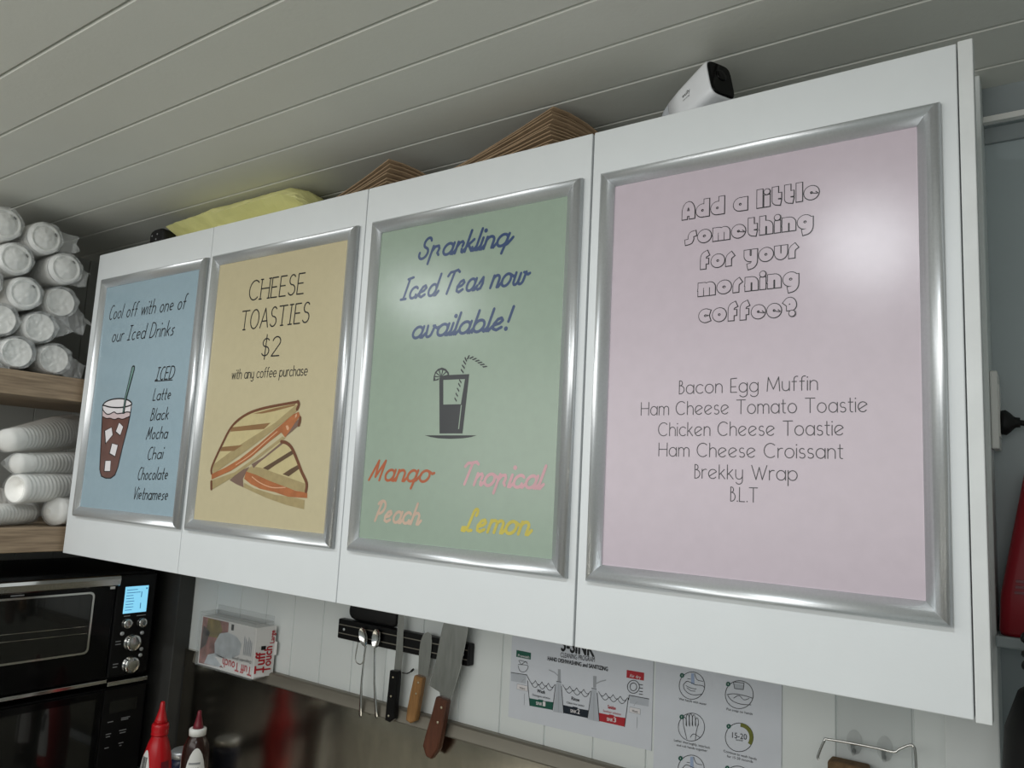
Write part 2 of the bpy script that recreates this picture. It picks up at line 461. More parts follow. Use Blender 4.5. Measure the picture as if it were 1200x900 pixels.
STY['script'] = {'g': (.96, [BOWL, [(.96, 1), (.9, .2), (.82, -.65)], [(.88, .02), (1.1, .12), (1.45, .62)]]),
                 'S': (.9, [E(.52, 1.15, .36, .35, 20, 245) + E(.42, .37, .46, .40, 66, -190)]),
                 'I': (.7, [[(.35, 1.5), (.35, 0)], [(.1, 1.46), (.8, 1.55)], [(0, 0), (.7, .02)]]),
                 'T': (1.2, [[(-.1, 1.25), (.1, 1.5), (.5, 1.52), (1.0, 1.6), (1.3, 1.45)], [(.62, 1.5), (.52, 0)]]),
                 'L': (1.0, [E(.75, 1.25, .22, .26, -40, 170) + [(.45, .3), (.2, 0), (-.1, .02), (-.1, .2), (.2, .22), (.6, .02), (.95, .05)]]),
                 'M': (1.3, [[(-.1, 0), (.35, 1.5), (.55, .25), (1.15, 1.5), (1.15, 0)]]),
                 'P': (.9, [[(.2, 1.4), (.1, 0)], E(.3, 1.05, .6, .48, 150, -110)]),
                 'w': (1.25, [[(0, 1), (.05, .3)] + E(.32, .3, .27, .3, 180, 360)[1:] + [(.6, .9), (.62, .3)] + E(.9, .3, .28, .3, 180, 340)[1:] + [(1.2, .95)]]),
                 'v': (.8, [[(0, 1), (.1, .3)] + E(.38, .3, .28, .3, 180, 340)[1:] + [(.75, .95)]]),
                 'r': (.62, [[(0, 1), (0, 0)], [(0, .55), (.2, .9), (.45, .98), (.62, .8), (.6, .55)]]),
                 'p': (.9, [[(0, 1), (0, -.6)], [(0, .5), (.25, .92), (.6, .95), (.75, .7), (.7, .3), (.9, .1)]]),
                 'e': (.9, [[(.08, .42), (.6, .55), (.8, .78), (.6, 1.0), (.3, .9), (.06, .5), (.15, .12), (.5, 0), (.9, .2)]]),
                 's': (.6, [[(.15, .5), (.42, 1.0), (.58, .5), (.5, .1), (.2, 0), (-.02, .12)]])}
STY['bubble'] = {'A': (.95, [[(0, 0), (0, .8)] + E(.475, .8, .475, .7, 180, 0)[1:] + [(.95, 0)], [(.2, .42), (.75, .42)]]),
                 's': (.8, [[(.1, 0), (.25, .02)] + E(.22, .45, .28, .45, 280, 350, 3)[1:] + E(.75, .6, .28, .4, 190, 110, 4) + [(.8, 1)]]),
                 'e': (.98, [BOWL, ('cut', [(.48, .44), (1.12, .30)]), ('cut', [(.95, .56), (1.20, .34)])]),
                 'i': (.0, [[(0, .78), (0, 0)], 'dot']),
                 't': (.55, [[(.1, 1.5), (.1, .25)] + E(.42, .25, .32, .25, 180, 265, 4)[1:], [(.1, .80), (.45, .80)]]),
                 'r': (.5, [[(0, 0), (0, .4)] + E(.42, .4, .42, .6, 180, 110, 5)[1:]]),
                 'f': (.6, [[(.1, 0), (.1, 1.0)] + E(.5, 1.0, .4, .46, 180, 100, 5)[1:], [(.1, .62), (.42, .62)]]),
                 'u': (.78, [[(0, 1), (0, .5)] + E(.39, .5, .39, .5, 180, 360)[1:] + [(.78, 1)]]),
                 'c': (.9, [E(.5, .5, .5, .5, 62, 298)]),
                 'a': (1.02, [BOWL, [(1.0, 1), (1.0, 0)]]),
                 'd': (1.02, [BOWL, [(1.0, 1.5), (1.0, 0)]]),
                 'g': (.98, [BOWL, [(.98, .7), (.98, .0)] + E(.5, .0, .48, .8, 0, -90, 5)[1:]]),
                 '?': (.8, [E(.42, 1.1, .4, .38, 140, -50) + [(.42, .80)], 'dotq']),
                 'y': (.9, [[(0, 1), (0, .62)] + E(.42, .62, .42, .4, 180, 300)[1:], [(.88, 1), (.88, .0)] + E(.40, .0, .48, .8, 0, -90, 5)[1:]])}

def layout(text, style, cap, gap, space, serif=False, tl=0.0):
    """-> list of (polyline, is_dot) in x-height units and the total advance"""
    out, x = [], 0.0
    prev = None
    for i, ch in enumerate(text):
        if ch == ' ':
            x += space
            prev = None
            continue
        w, st = STY[style].get(ch, GLY[ch])
        if style == 'bubble':
            w *= .6
            st = [q if isinstance(q, str) else ('cut', [(p[0] * .6, p[1]) for p in q[1]]) if q[0] == 'cut' else [(p[0] * .6, p[1]) for p in q] for q in st]
        up = ch.isupper() or ch in '2$!?'
        for s in st:
            if s in ('dot', 'dot0', 'dotq'):
                c = {'dot': (0, 1.36 if style != 'bubble' else 1.42), 'dot0': (.05, .03), 'dotq': (.42, .0)}[s]
                out.append(([(x + c[0], (1 + (c[1] - 1) * (cap - 1) / .5) if s == 'dot' else c[1])], True))
                continue
            if s[0] == 'cut':
                out.append(([(x + p[0], p[1]) for p in s[1]], 'cut'))
                continue
            q = []
            for px, py in s:
                if up:
                    py = py * cap / 1.5
                elif py > 1:
                    py = 1 + (py - 1) * (cap - 1) / .5
                q.append((x + px, py))
            out.append((q, False))
            if serif and len(q) == 2 and abs(q[0][0] - q[1][0]) < .02 and up and ch not in 'ET$':
                for e in q:
                    out.append(([(e[0] - .16, e[1]), (e[0] + .16, e[1])], False))
            elif serif and ch == 'T' and len(q) == 2 and abs(q[0][0] - q[1][0]) < .02:
                out.append(([(q[1][0] - .18, 0), (q[1][0] + .18, 0)], False))
        nxt = text[i + 1] if i + 1 < len(text) else ' '
        if style == 'script' and ch.islower() and ch not in 'spge' and nxt != '!':
            if ch in 'ovw':
                out.append(([(x + w * .75, .95), (x + w + gap * .6, .72), (x + w + gap, .8)], False))
            else:
                out.append(([(x + w, .3), (x + w + .06, .05), (x + w + .18, .0), (x + w + gap, .35)], False))
        x += w + gap
    return out, x - gap

def nudge(mb):
    mb.k = getattr(mb, 'k', 0) + 1
    return Vector((0, -4e-6 * (mb.k % 40), 0))
def ribbon(mb, pts, th, to3, mi, butt=False, ext=0.0):
    """flat stroke of width th along 2-D points"""
    P = [Vector((p[0], p[1])) for p in pts]
    Q = [P[0]]
    for p in P[1:]:
        if (p - Q[-1]).length > 1e-5:
            Q.append(p)
    P = Q
    if len(P) < 2:
        return
    closed = (P[0] - P[-1]).length < 1e-4
    for i in range(1, len(P) - 1):
        if (P[i] - P[i - 1]).normalized().dot((P[i + 1] - P[i]).normalized()) < 0.35:
            ribbon(mb, P[:i + 1], th, to3, mi, butt, ext)
            ribbon(mb, P[i:], th, to3, mi, butt, ext)
            return
    if closed:
        P = P[:-1]
    elif butt and ext:
        P[0] = P[0] + (P[0] - P[1]).normalized() * ext
        P[-1] = P[-1] + (P[-1] - P[-2]).normalized() * ext
    n = len(P)
    L, R = [], []
    for i in range(n):
        a = P[i - 1] if (i > 0 or closed) else None
        b = P[(i + 1) % n] if (i < n - 1 or closed) else None
        d1 = (P[i] - a).normalized() if a is not None else None
        d2 = (b - P[i]).normalized() if b is not None else None
        if d1 is None: d1 = d2
        if d2 is None: d2 = d1
        n1, n2 = Vector((-d1.y, d1.x)), Vector((-d2.y, d2.x))
        m = n1 + n2
        if m.length < 0.3:
            m = n1
        else:
            m.normalize()
            m = m / max(0.55, m.dot(n1))
        L.append(P[i] + m * th / 2)
        R.append(P[i] - m * th / 2)
    k = n if closed else n - 1
    dk = nudge(mb)
    for i in range(k):
        q = dk + Vector((0, -1.5e-6 * (i % 40), 0))
        j = (i + 1) % n
        mb.add([to3(*L[i]) + q, to3(*R[i]) + q, to3(*R[j]) + q, to3(*L[j]) + q], [[0, 1, 2, 3]], mi)
    if not closed and not butt:
        for e in (P[0], P[-1]):
            disc(mb, e, th / 2, to3, mi, 8)
def disc(mb, c, r, to3, mi, n=12):
    dk = nudge(mb)
    mb.add([to3(c[0] + r * math.cos(2 * PI * i / n), c[1] + r * math.sin(2 * PI * i / n)) + dk for i in range(n)], [list(range(n))], mi)

def write(mb, text, a, b, h, style, th, mi, lift, cap=1.5, gap=.3, space=.7, shear=0.0, plane=-0.0052, serif=False, mi2=None, up=Vector((0, 0, 1))):
    """write text from photo point a to photo point b along its baseline on the sheet at y=plane; h = x-height in metres"""
    A, B = at(a[0], a[1], 1, plane), at(b[0], b[1], 1, plane)
    dirx = (B - A).normalized()
    wid = (B - A).length
    st, adv = layout(text, style, cap, gap, space, serif)
    us = [p[0] * 1.0 for s, k in st for p in s if k != 'cut']
    lo, hi = min(us), max(us)
    def conv(p):
        y = p[1]
        if style == 'bubble':
            t = th / h
            y = t / 2 + y * (1 - t) if y <= 1 else 1 - t / 2 + (y - 1)
            if y < 0: y *= .8
        m = th / 2 if style == 'bubble' else 0
        return (m + (p[0] - lo) / (hi - lo) * (wid - 2 * m - max(0, shear) * h * .6) + shear * y * h, y * h)
    def to3(l):
        return lambda u, v: A + dirx * u + up * v + Vector((0, -l, 0))
    if style == 'bubble':
        ol = 0.0009
        for grow, l, k in ((ol, lift, mi), (-ol * .2, lift + .0005, mi2)):
            for s, dot in st:
                q = [conv(p) for p in s]
                if dot == 'cut':
                    if k == mi:
                        ribbon(mb, q, ol * 1.15, to3(l + .0011), mi)
                elif dot:
                    disc(mb, q[0], th * .5 + grow, to3(l + .0009), k, 20)
                else:
                    ribbon(mb, q, th + 2 * grow, to3(l), k, True, th / 2 + grow)
        # counters: pierced dots of outline in closed bowls
    else:
        for s, dot in st:
            q = [conv(p) for p in s]
            if dot:
                disc(mb, q[0], th * .75, to3(lift), mi, 12)
            else:
                ribbon(mb, q, th, to3(lift), mi)

def poly_px(mb, pts, mi, lift, plane, sub=False):
    vs = [at(x, y, 1, plane) + Vector((0, -lift, 0)) for x, y in pts]
    mb.add(vs, [list(range(len(vs)))], mi)
def line_px(mb, pts, th, mi, lift, plane, smooth=False):
    if smooth:
        pts = spline(pts)
    q = [at(x, y, 1, plane) for x, y in pts]
    ribbon(mb, [(p.x, p.z) for p in q], th, lambda u, v: Vector((u, plane - lift, v)), mi)
def spline(pts, k=5, closed=False):
    out = []
    n = len(pts)
    for i in range(n if closed else n - 1):
        g = lambda j: pts[j % n] if closed else pts[min(max(j, 0), n - 1)]
        p0, p1, p2, p3 = g(i - 1), g(i), g(i + 1), g(i + 2)
        for s in range(k):
            t = s / k
            out.append(tuple(.5 * (2 * p1[d] + (p2[d] - p0[d]) * t + (2 * p0[d] - 5 * p1[d] + 4 * p2[d] - p3[d]) * t * t + (3 * p1[d] - p0[d] - 3 * p2[d] + p3[d]) * t ** 3) for d in range(len(p1))))
    if not closed:
        out.append(tuple(pts[-1]))
    return out

_fc = {}
def font_geo(s):
    if s not in _fc:
        cu = bpy.data.curves.new('lettering_curve', 'FONT')
        cu.body = s
        cu.resolution_u = 3
        ob = bpy.data.objects.new('lettering_curve', cu)
        COL.objects.link(ob)
        bpy.context.view_layer.update()
        dg = bpy.context.evaluated_depsgraph_get()
        me = ob.evaluated_get(dg).to_mesh()
        vs = [(v.co.x, v.co.y) for v in me.vertices]
        fs = [list(p.vertices) for p in me.polygons]
        ob.evaluated_get(dg).to_mesh_clear()
        bpy.data.objects.remove(ob)
        bpy.data.curves.remove(cu)
        _fc[s] = (vs, fs)
    return _fc[s]
def print_bold(mb, s, A, B, h, up, mi, nrm, wt=.035):
    A, B = Vector(A), Vector(B)
    d, u = (B - A).normalized() * h * wt, Vector(up).normalized() * h * wt
    n0 = d.cross(u).normalized()
    for k, (i, j) in enumerate(((-1, 0), (1, 0), (0, 1), (0, -1), (0, 0))):
        e = d * i + u * j + n0 * 1e-5 * k
        print_text(mb, s, A + e, B + e, h, up, mi, nrm)
def print_text(mb, s, A, B, h, up, mi, nrm):
    """plain sans lettering from 3-D point A to B, cap height h"""
    vs, fs = font_geo(s)
    x0, x1 = min(v[0] for v in vs), max(v[0] for v in vs)
    A, B = Vector(A), Vector(B)
    d = B - A
    mb.add([A + d * ((x - x0) / (x1 - x0)) + Vector(up) * (h * y / 0.69) + Vector(nrm) for x, y in vs], fs, mi)

# ------------------------------------------------------------------ framed menus
def rail_profile(w):
    # (distance in from the outer edge, height off the door): half-round snap frame
    return [(0, 0.0), (0, .004), (.0015, .0085), (.005, .0118), (.0095, .0128), (.014, .0122), (.0185, .0098), (w - .0012, .0072), (w, .006), (w, 0.0)]
def framed_menu(x0, x1, z0, z1, w, paper, label):
    root = thing('framed_menu', label, 'framed menu', ((x0 + x1) / 2, 0, z0), 'framed menus on the cupboard doors')
    pr = rail_profile(w)
    cs = [((x0, z0), (1, 1)), ((x1, z0), (-1, 1)), ((x1, z1), (-1, -1)), ((x0, z1), (1, -1))]
    for i in range(4):
        a, b = cs[i], cs[(i + 1) % 4]
        rings = [[Vector((c[0][0] + c[1][0] * d, -hh - .0004, c[0][1] + c[1][1] * d)) for d, hh in pr] for c in (a, b)]
        m = MB().loft(rings, smooth=True)
        r = build('frame_rail', m, M['silver'], root)
    s = MB().box((x0 + .006, -.0050, z0 + .006), (x1 - .006, -.0012, z1 - .006))
    sh = build('menu_sheet', s, paper, root)
    return root, sh
def line(text, a, b, h, inks, parent, **kw):
    mb = MB()
    write(mb, text, a, b, h, **kw)
    used = sorted(set(mb.m))
    mb.m = [used.index(k) for k in mb.m]
    art('lettering', mb, [inks[k] for k in used], parent)
def art(name, mb, mats, parent):
    mb.flat = True
    n = Vector((0, -1, 0))
    for i, f in enumerate(mb.f):              # every print faces the room
        p = [mb.v[k] for k in f]
        nn = Vector((0, 0, 0))
        for k in range(len(p)):
            nn += p[k].cross(p[(k + 1) % len(p)])
        if nn.dot(n) < 0:
            mb.f[i] = f[::-1]
    return build(name, mb, mats, parent)

PL = -0.0050
ZB, ZT = 0.0875, 0.6525
# --- blue: iced drinks
r1, s1 = framed_menu(0.041, 0.4645, ZB, ZT, .0235, M['paper_blue'], 'silver framed pale blue menu listing iced drinks with a cola glass drawing')
t = MB()
HW = dict(style='hand', mi=0, lift=.0002, cap=1.95, gap=.36, space=.85, shear=.22, plane=PL)
line('Cool off with one of', (127.5, 374.6), (217.5, 361.5), .0165, [M['ink']], s1, th=.0026, **HW)
line('our Iced Drinks', (131.0, 400.8), (203.5, 392.5), .0170, [M['ink']], s1, th=.0026, **HW)
line('ICED', (182, 445.5), (203.5, 443.5), .0138, [M['ink']], s1, th=.0027, **HW)
line_px(t, [(181.5, 446.8), (202, 445.3)], .0022, 0, .0002, PL)
for s, a, b in (('Latte', (179, 469.3), (199.5, 467.6)), ('Black', (176.2, 492.7), (197, 491)), ('Mocha', (171.3, 514.5), (196, 513.5)),
                ('Chai', (172.5, 538.6), (190.5, 537.3)), ('Chocolate', (161, 562), (196, 561.7)), ('Vietnamese', (155.8, 584.8), (196, 586))):
    line(s, a, b, .0130, [M['ink']], s1, th=.0024, **HW)
art('underline', t, [M['ink']], s1)
d = MB()
o1 = lambda x, y: (100 + x / 10, 420 + y / 10)
o2 = lambda x, y: (100 + x / 10, 500 + y / 10)
glass = [o1(203, 560)] + [o1(200, 700)] + [o2(185, 200), o2(170, 500), o2(172, 545)] + [o2(195, 585), o2(240, 605), o2(290, 605), o2(340, 575), o2(372, 520), o2(385, 470)] + [o2(440, 230), o2(500, 0), o1(528, 660), o1(548, 545)]
poly_px(d, glass, 1, .0002, PL)
foam_top = [o1(205, 550), o1(240, 512), o1(300, 485), o1(380, 472), o1(450, 475), o1(510, 492), o1(545, 525), o1(548, 560), o1(530, 640), o1(490, 630), o1(440, 655), o1(400, 635), o1(375, 648), o1(340, 628), o1(290, 652), o1(250, 650), o1(212, 600)]
poly_px(d, foam_top, 2, .0004, PL)
foam = [o1(205, 612), o1(250, 650), o1(290, 652), o1(340, 628), o1(375, 648), o1(400, 635), o1(440, 655), o1(490, 630), o1(530, 635), o1(520, 680), o1(480, 690), o1(440, 712), o1(390, 700), o1(345, 715), o1(290, 700), o1(250, 703), o1(205, 680)]
poly_px(d, foam, 3, .0005, PL)
for q in ([o1(235, 850), o1(310, 810), o2(322, 95), o2(245, 190)], [o1(400, 755), o1(445, 800), o2(412, 98), o2(362, 55)],
          [o2(318, 198), o2(382, 218), o2(350, 345), o2(290, 310)], [o2(240, 402), o2(300, 400), o2(292, 520), o2(228, 518)]):
    c = (sum(p[0] for p in q) / 4, sum(p[1] for p in q) / 4)
    poly_px(d, [(c[0] + (p[0] - c[0]) * 1.22 - .35, c[1] + (p[1] - c[1]) * 1.14 + .2) for p in q], 0, .0004, PL)
    poly_px(d, q, 2, .0006, PL)
LW = .0031
line_px(d, [o1(205, 550), o1(240, 512), o1(300, 485), o1(380, 472), o1(450, 475), o1(510, 492), o1(545, 525), o1(530, 550), o1(460, 570), o1(380, 577), o1(290, 570), o1(235, 555), o1(205, 550)], LW, 0, .0007, PL, True)
line_px(d, [o1(205, 550), o1(203, 620), o1(200, 700), o2(185, 200), o2(170, 500), o2(190, 580), o2(240, 603), o2(300, 603), o2(350, 565), o2(385, 470), o2(440, 230), o2(500, 0), o1(528, 660), o1(545, 530)], LW * .8, 0, .0007, PL)
line_px(d, [o1(205, 600), o1(250, 650), o1(290, 652), o1(340, 628), o1(375, 648), o1(440, 640), o1(490, 628), o1(530, 632)], LW * .8, 0, .0007, PL, True)
line_px(d, [o1(205, 680), o1(250, 703), o1(290, 700), o1(345, 715), o1(390, 700), o1(440, 712), o1(520, 680)], LW * .6, 0, .0007, PL, True)
poly_px(d, [o1(556, 88), o1(570, 80), o1(582, 90), o1(580, 130), o1(485, 480), o1(460, 650), o1(436, 650), o1(460, 480), o1(545, 110)], 0, .0008, PL)
poly_px(d, [o1(562, 100), o1(575, 100), o1(572, 130), o1(476, 480), o1(450, 635), o1(444, 635), o1(468, 480), o1(552, 120)], 4, .0009, PL)
art('artwork', d, [M['ink'], M['ink_brown'], M['ink_white'], M['ink_foam'], M['ink_teal']], s1)

# --- tan: cheese toasties
r2, s2 = framed_menu(0.4875, 0.9125, ZB, ZT, .0235, M['paper_tan'], 'silver framed tan menu for cheese toasties with a sandwich drawing')
SL = dict(style='slab', mi=0, lift=.0002, shear=.05, plane=PL, gap=.30, space=.6)
o4 = lambda x, y: (260 + x / 6, 310 + y / 6)
line('CHEESE', o4(187, 254), o4(574, 203), .0262, [M['ink']], s2, th=.0026, cap=1.5, serif=True, **SL)
line('TOASTIES', o4(130, 462), o4(610, 405), .0252, [M['ink']], s2, th=.0026, cap=1.5, serif=True, **SL)
line('$2', o4(278, 648), o4(403, 640), .0245, [M['ink']], s2, th=.0026, cap=1.5, **SL)
line('with any coffee purchase', o4(68, 806), o4(600, 778), .0118, [M['ink']], s2, th=.0017, cap=1.6, style='slab', mi=0, lift=.0002, shear=.05, plane=PL, gap=.32, space=.75)
d = MB()
k5 = 900 / 140
o5 = lambda x, y: (235 + x / k5, 460 + y / k5)
def P5(l, mi, lift): poly_px(d, [o5(*p) for p in l], mi, lift, PL)
def L5(l, th, mi, lift, sm=True): line_px(d, [o5(*p) for p in l], th, mi, lift, PL, sm)
# rear right half
P5([(610, 365), (650, 375), (690, 415), (720, 480), (750, 560), (800, 660), (800, 700), (400, 560), (560, 400)], 0, .0002)
P5([(385, 555), (450, 565), (800, 690), (800, 760), (700, 730), (560, 690), (330, 600)], 1, .0003)
P5([(330, 680), (400, 720), (560, 770), (700, 790), (785, 810), (780, 880), (640, 845), (500, 795), (400, 750), (325, 715)], 1, .0003)
P5([(470, 570), (560, 515), (690, 435), (705, 460), (560, 550), (510, 585)], 3, .0004)
P5([(620, 615), (680, 575), (735, 545), (748, 572), (665, 632)], 3, .0004)
P5([(385, 540), (470, 490), (610, 375), (640, 372), (440, 530), (400, 570)], 6, .0004)
P5([(345, 595), (420, 620), (520, 665), (640, 710), (720, 740), (805, 755), (805, 795), (730, 790), (660, 785), (560, 750), (450, 725), (380, 690), (330, 650)], 5, .0005)
L5([(390, 635), (450, 680), (540, 715), (640, 715)], .0019, 8, .0006)
L5([(610, 370), (650, 380), (690, 420), (730, 510), (760, 590), (800, 680), (796, 745)], .0065, 4, .0006)
P5([(220, 660), (300, 590), (370, 560), (345, 600), (320, 650), (325, 715), (270, 690)], 6, .0004)
# front left half
P5([(95, 560), (150, 440), (240, 260), (340, 175), (480, 120), (740, 70), (735, 125), (560, 260), (300, 440), (100, 590)], 0, .0005)
P5([(95, 545), (290, 400), (560, 230), (725, 90), (735, 130), (700, 165), (540, 290), (330, 450), (95, 615)], 1, .0006)
P5([(240, 262), (530, 228), (480, 275), (225, 295)], 2, .00065)
P5([(165, 410), (320, 395), (255, 440), (150, 442)], 2, .00065)
P5([(400, 160), (560, 118), (720, 85), (710, 100), (560, 140), (470, 158)], 2, .00065)
P5([(90, 660), (260, 600), (400, 500), (620, 330), (640, 345), (560, 400), (420, 510), (240, 640), (90, 730)], 1, .0006)
P5([(85, 615), (190, 565), (300, 500), (440, 390), (560, 285), (700, 165), (740, 145), (752, 175), (700, 250), (640, 340), (610, 300), (520, 370), (380, 490), (230, 590), (150, 625), (85, 655)], 5, .0007)
P5([(640, 290), (720, 220), (755, 190), (752, 240), (640, 335)], 6, .00068)
L5([(270, 545), (380, 470), (480, 380), (580, 295)], .0019, 8, .0008)
P5([(645, 250), (660, 247), (670, 268), (663, 285), (652, 280)], 8, .0008)
P5([(715, 172), (728, 158), (728, 180), (714, 192)], 8, .0008)
L5([(85, 610), (88, 560), (150, 420), (235, 260), (340, 170), (480, 118), (735, 70)], .0052, 4, .0008)
L5([(735, 68), (742, 90), (730, 125)], .0065, 4, .0008)
L5([(752, 190), (750, 215), (742, 245)], .0065, 4, .0008)
L5([(84, 672), (84, 725)], .0065, 4, .0008)
art('artwork', d, [M['ink_bread'], M['ink_crumb'], M['ink_grill'], M['ink_grill2'], M['ink_crust'], M['ink_cheese'], M['ink_shade'], M['ink_white'], M['ink_glaze']], s2)

# --- green: iced teas
r3, s3 = framed_menu(0.949, 1.3685, ZB, ZT, .0235, M['paper_green'], 'silver framed sage green menu for sparkling iced teas with a tall glass drawing')
SC = dict(style='script', lift=.0002, cap=1.85, gap=.42, space=.75, shear=.38, plane=PL)
o6 = lambda x, y: (460 + x / 6, 250 + y / 6)
line('Sparkling', o6(178, 322), o6(846, 217), .0180, [M['ink_navy'], M['ink_orange'], M['ink_rose'], M['ink_peach'], M['ink_yellow']], s3, th=.0048, mi=0, **SC)
line('Iced Teas now', o6(58, 608), o6(958, 489), .0185, [M['ink_navy'], M['ink_orange'], M['ink_rose'], M['ink_peach'], M['ink_yellow']], s3, th=.0045, mi=0, **SC)
line('available!', o6(133, 880), o6(812, 812), .0180, [M['ink_navy'], M['ink_orange'], M['ink_rose'], M['ink_peach'], M['ink_yellow']], s3, th=.0048, mi=0, **SC)
o8 = lambda x, y: (420 + x / 5, 520 + y / 5)
line('Mango', o8(62, 212), o8(438, 224), .0172, [M['ink_navy'], M['ink_orange'], M['ink_rose'], M['ink_peach'], M['ink_yellow']], s3, th=.0042, mi=1, **SC)
line('Tropical', o8(590, 236), o8(1090, 264), .0172, [M['ink_navy'], M['ink_orange'], M['ink_rose'], M['ink_peach'], M['ink_yellow']], s3, th=.0046, mi=2, **SC)
line('Peach', o8(85, 450), o8(370, 475), .0172, [M['ink_navy'], M['ink_orange'], M['ink_rose'], M['ink_peach'], M['ink_yellow']], s3, th=.0046, mi=3, **SC)
line('Lemon', o8(605, 508), o8(1020, 535), .0172, [M['ink_navy'], M['ink_orange'], M['ink_rose'], M['ink_peach'], M['ink_yellow']], s3, th=.0048, mi=4, **SC)
d = MB()
o7 = lambda x, y: (480 + x / 7.5, 400 + y / 7.5)
def P7(l, mi, lift): poly_px(d, [o7(*p) for p in l], mi, lift, PL)
P7([(262, 300), (525, 288), (465, 810), (264, 810)], 0, .0003)
P7([(298, 340), (488, 332), (452, 552), (298, 556)], 1, .0004)
P7([(452, 560), (460, 560), (436, 770), (428, 772)], 1, .0004)
P7([(135, 826), (590, 826), (540, 842), (470, 852), (360, 857), (250, 852), (180, 840)], 0, .0003)
wedge = [(208, 350), (212, 310), (225, 270), (250, 243), (285, 230), (320, 243), (345, 275), (350, 300), (262, 302), (255, 340)]
P7(wedge, 0, .0002)
for a in range(6):
    th = math.radians(205 - a * 33)
    cx, cy = 282, 312
    u, v = math.cos(th), -math.sin(th) * .98
    th2 = math.radians(205 - a * 33 - 22)
    u2, v2 = math.cos(th2), -math.sin(th2) * .98
    q = [(cx + 12 * u, cy + 12 * v), (cx + 58 * u, cy + 62 * v), (cx + 58 * u2, cy + 62 * v2)]
    if max(p[1] for p in q) < 345 and max(p[0] for p in q) < 345:
        P7(q, 1, .0004)
def stripe_run(p, step, wd):
    q = spline(p, 12)
    acc = 0
    for i in range(1, len(q)):
        seg = math.dist(q[i], q[i - 1])
        acc += seg
        if acc >= step:
            acc = 0
            dx, dy = (q[i][0] - q[i - 1][0]) / seg, (q[i][1] - q[i - 1][1]) / seg
            nx, ny = -dy, dx
            h = step * .28
            c = q[i]
            sk = step * .45
            P7([(c[0] + nx * wd + dx * (-h - sk), c[1] + ny * wd + dy * (-h - sk)), (c[0] + nx * wd + dx * (h - sk), c[1] + ny * wd + dy * (h - sk)),
                (c[0] - nx * wd + dx * (h + sk), c[1] - ny * wd + dy * (h + sk)), (c[0] - nx * wd + dx * (-h + sk), c[1] - ny * wd + dy * (-h + sk))], 0, .0005)
stripe_run([(395, 556), (450, 340)], 27, 13)
stripe_run([(455, 300), (490, 170), (520, 140), (560, 150), (610, 180), (665, 225)], 27, 15)
art('artwork', d, [M['ink_char'], M['paper_green']], s3)

# --- pink: breakfast list
r4, s4 = framed_menu(1.3985, 1.8225, ZB, ZT, .0235, M['paper_pink'], 'silver framed pale pink menu of morning food with outlined heading')
o9 = lambda x, y: (780 + x / 4.5, 190 + y / 4.5)
BU = dict(style='bubble', mi=0, mi2=1, lift=.0002, cap=1.36, gap=.50, space=.55, plane=PL)
line('Add a little', o9(88, 306), o9(810, 192), .0172, [M['ink'], M['paper_pink'], M['ink_thin']], s4, th=.0070, **BU)
line('something', o9(104, 438), o9(778, 347), .0172, [M['ink'], M['paper_pink'], M['ink_thin']], s4, th=.0070, **BU)
line('for your', o9(185, 566), o9(695, 503), .0172, [M['ink'], M['paper_pink'], M['ink_thin']], s4, th=.0070, **BU)
line('morning', o9(172, 709), o9(702, 650), .0172, [M['ink'], M['paper_pink'], M['ink_thin']], s4, th=.0070, **BU)
line('coffee?', o9(176, 848), o9(690, 812), .0172, [M['ink'], M['paper_pink'], M['ink_thin']], s4, th=.0070, **BU)
GE = dict(style='geo', mi=2, lift=.0002, cap=1.5, gap=.28, space=.75, plane=PL, th=.00105)
for s, a, b in (('Bacon Egg Muffin', (796, 461.7), (958, 456.8)), ('Ham Cheese Tomato Toastie', (751.3, 486.7), (1016, 482.5)),
                ('Chicken Cheese Toastie', (771.5, 510.8), (988.2, 509.9)), ('Ham Cheese Croissant', (772, 534.5), (987.7, 537.5)),
                ('Brekky Wrap', (814.2, 560.3), (934.2, 563.2)), ('B.L.T', (856.2, 587.2), (887.6, 588.7))):
    line(s, a, b, .0112, [M['ink'], M['paper_pink'], M['ink_thin']], s4, **GE)

# ------------------------------------------------------------------ oak shelves on the left wall
for z1, lab in ((0.412, 'oak shelf holding the wrapped lidded cup sleeves'), (0.058, 'oak shelf above the black bench oven')):
    m = MB().box((X0, -0.62, z1 - .056), (-0.012, 0.282 if z1 > .1 else 0.282, z1), bev=0.002)
    single('wall_shelf', m, M['oak'], lab, 'shelf', 'oak shelves on the left wall')

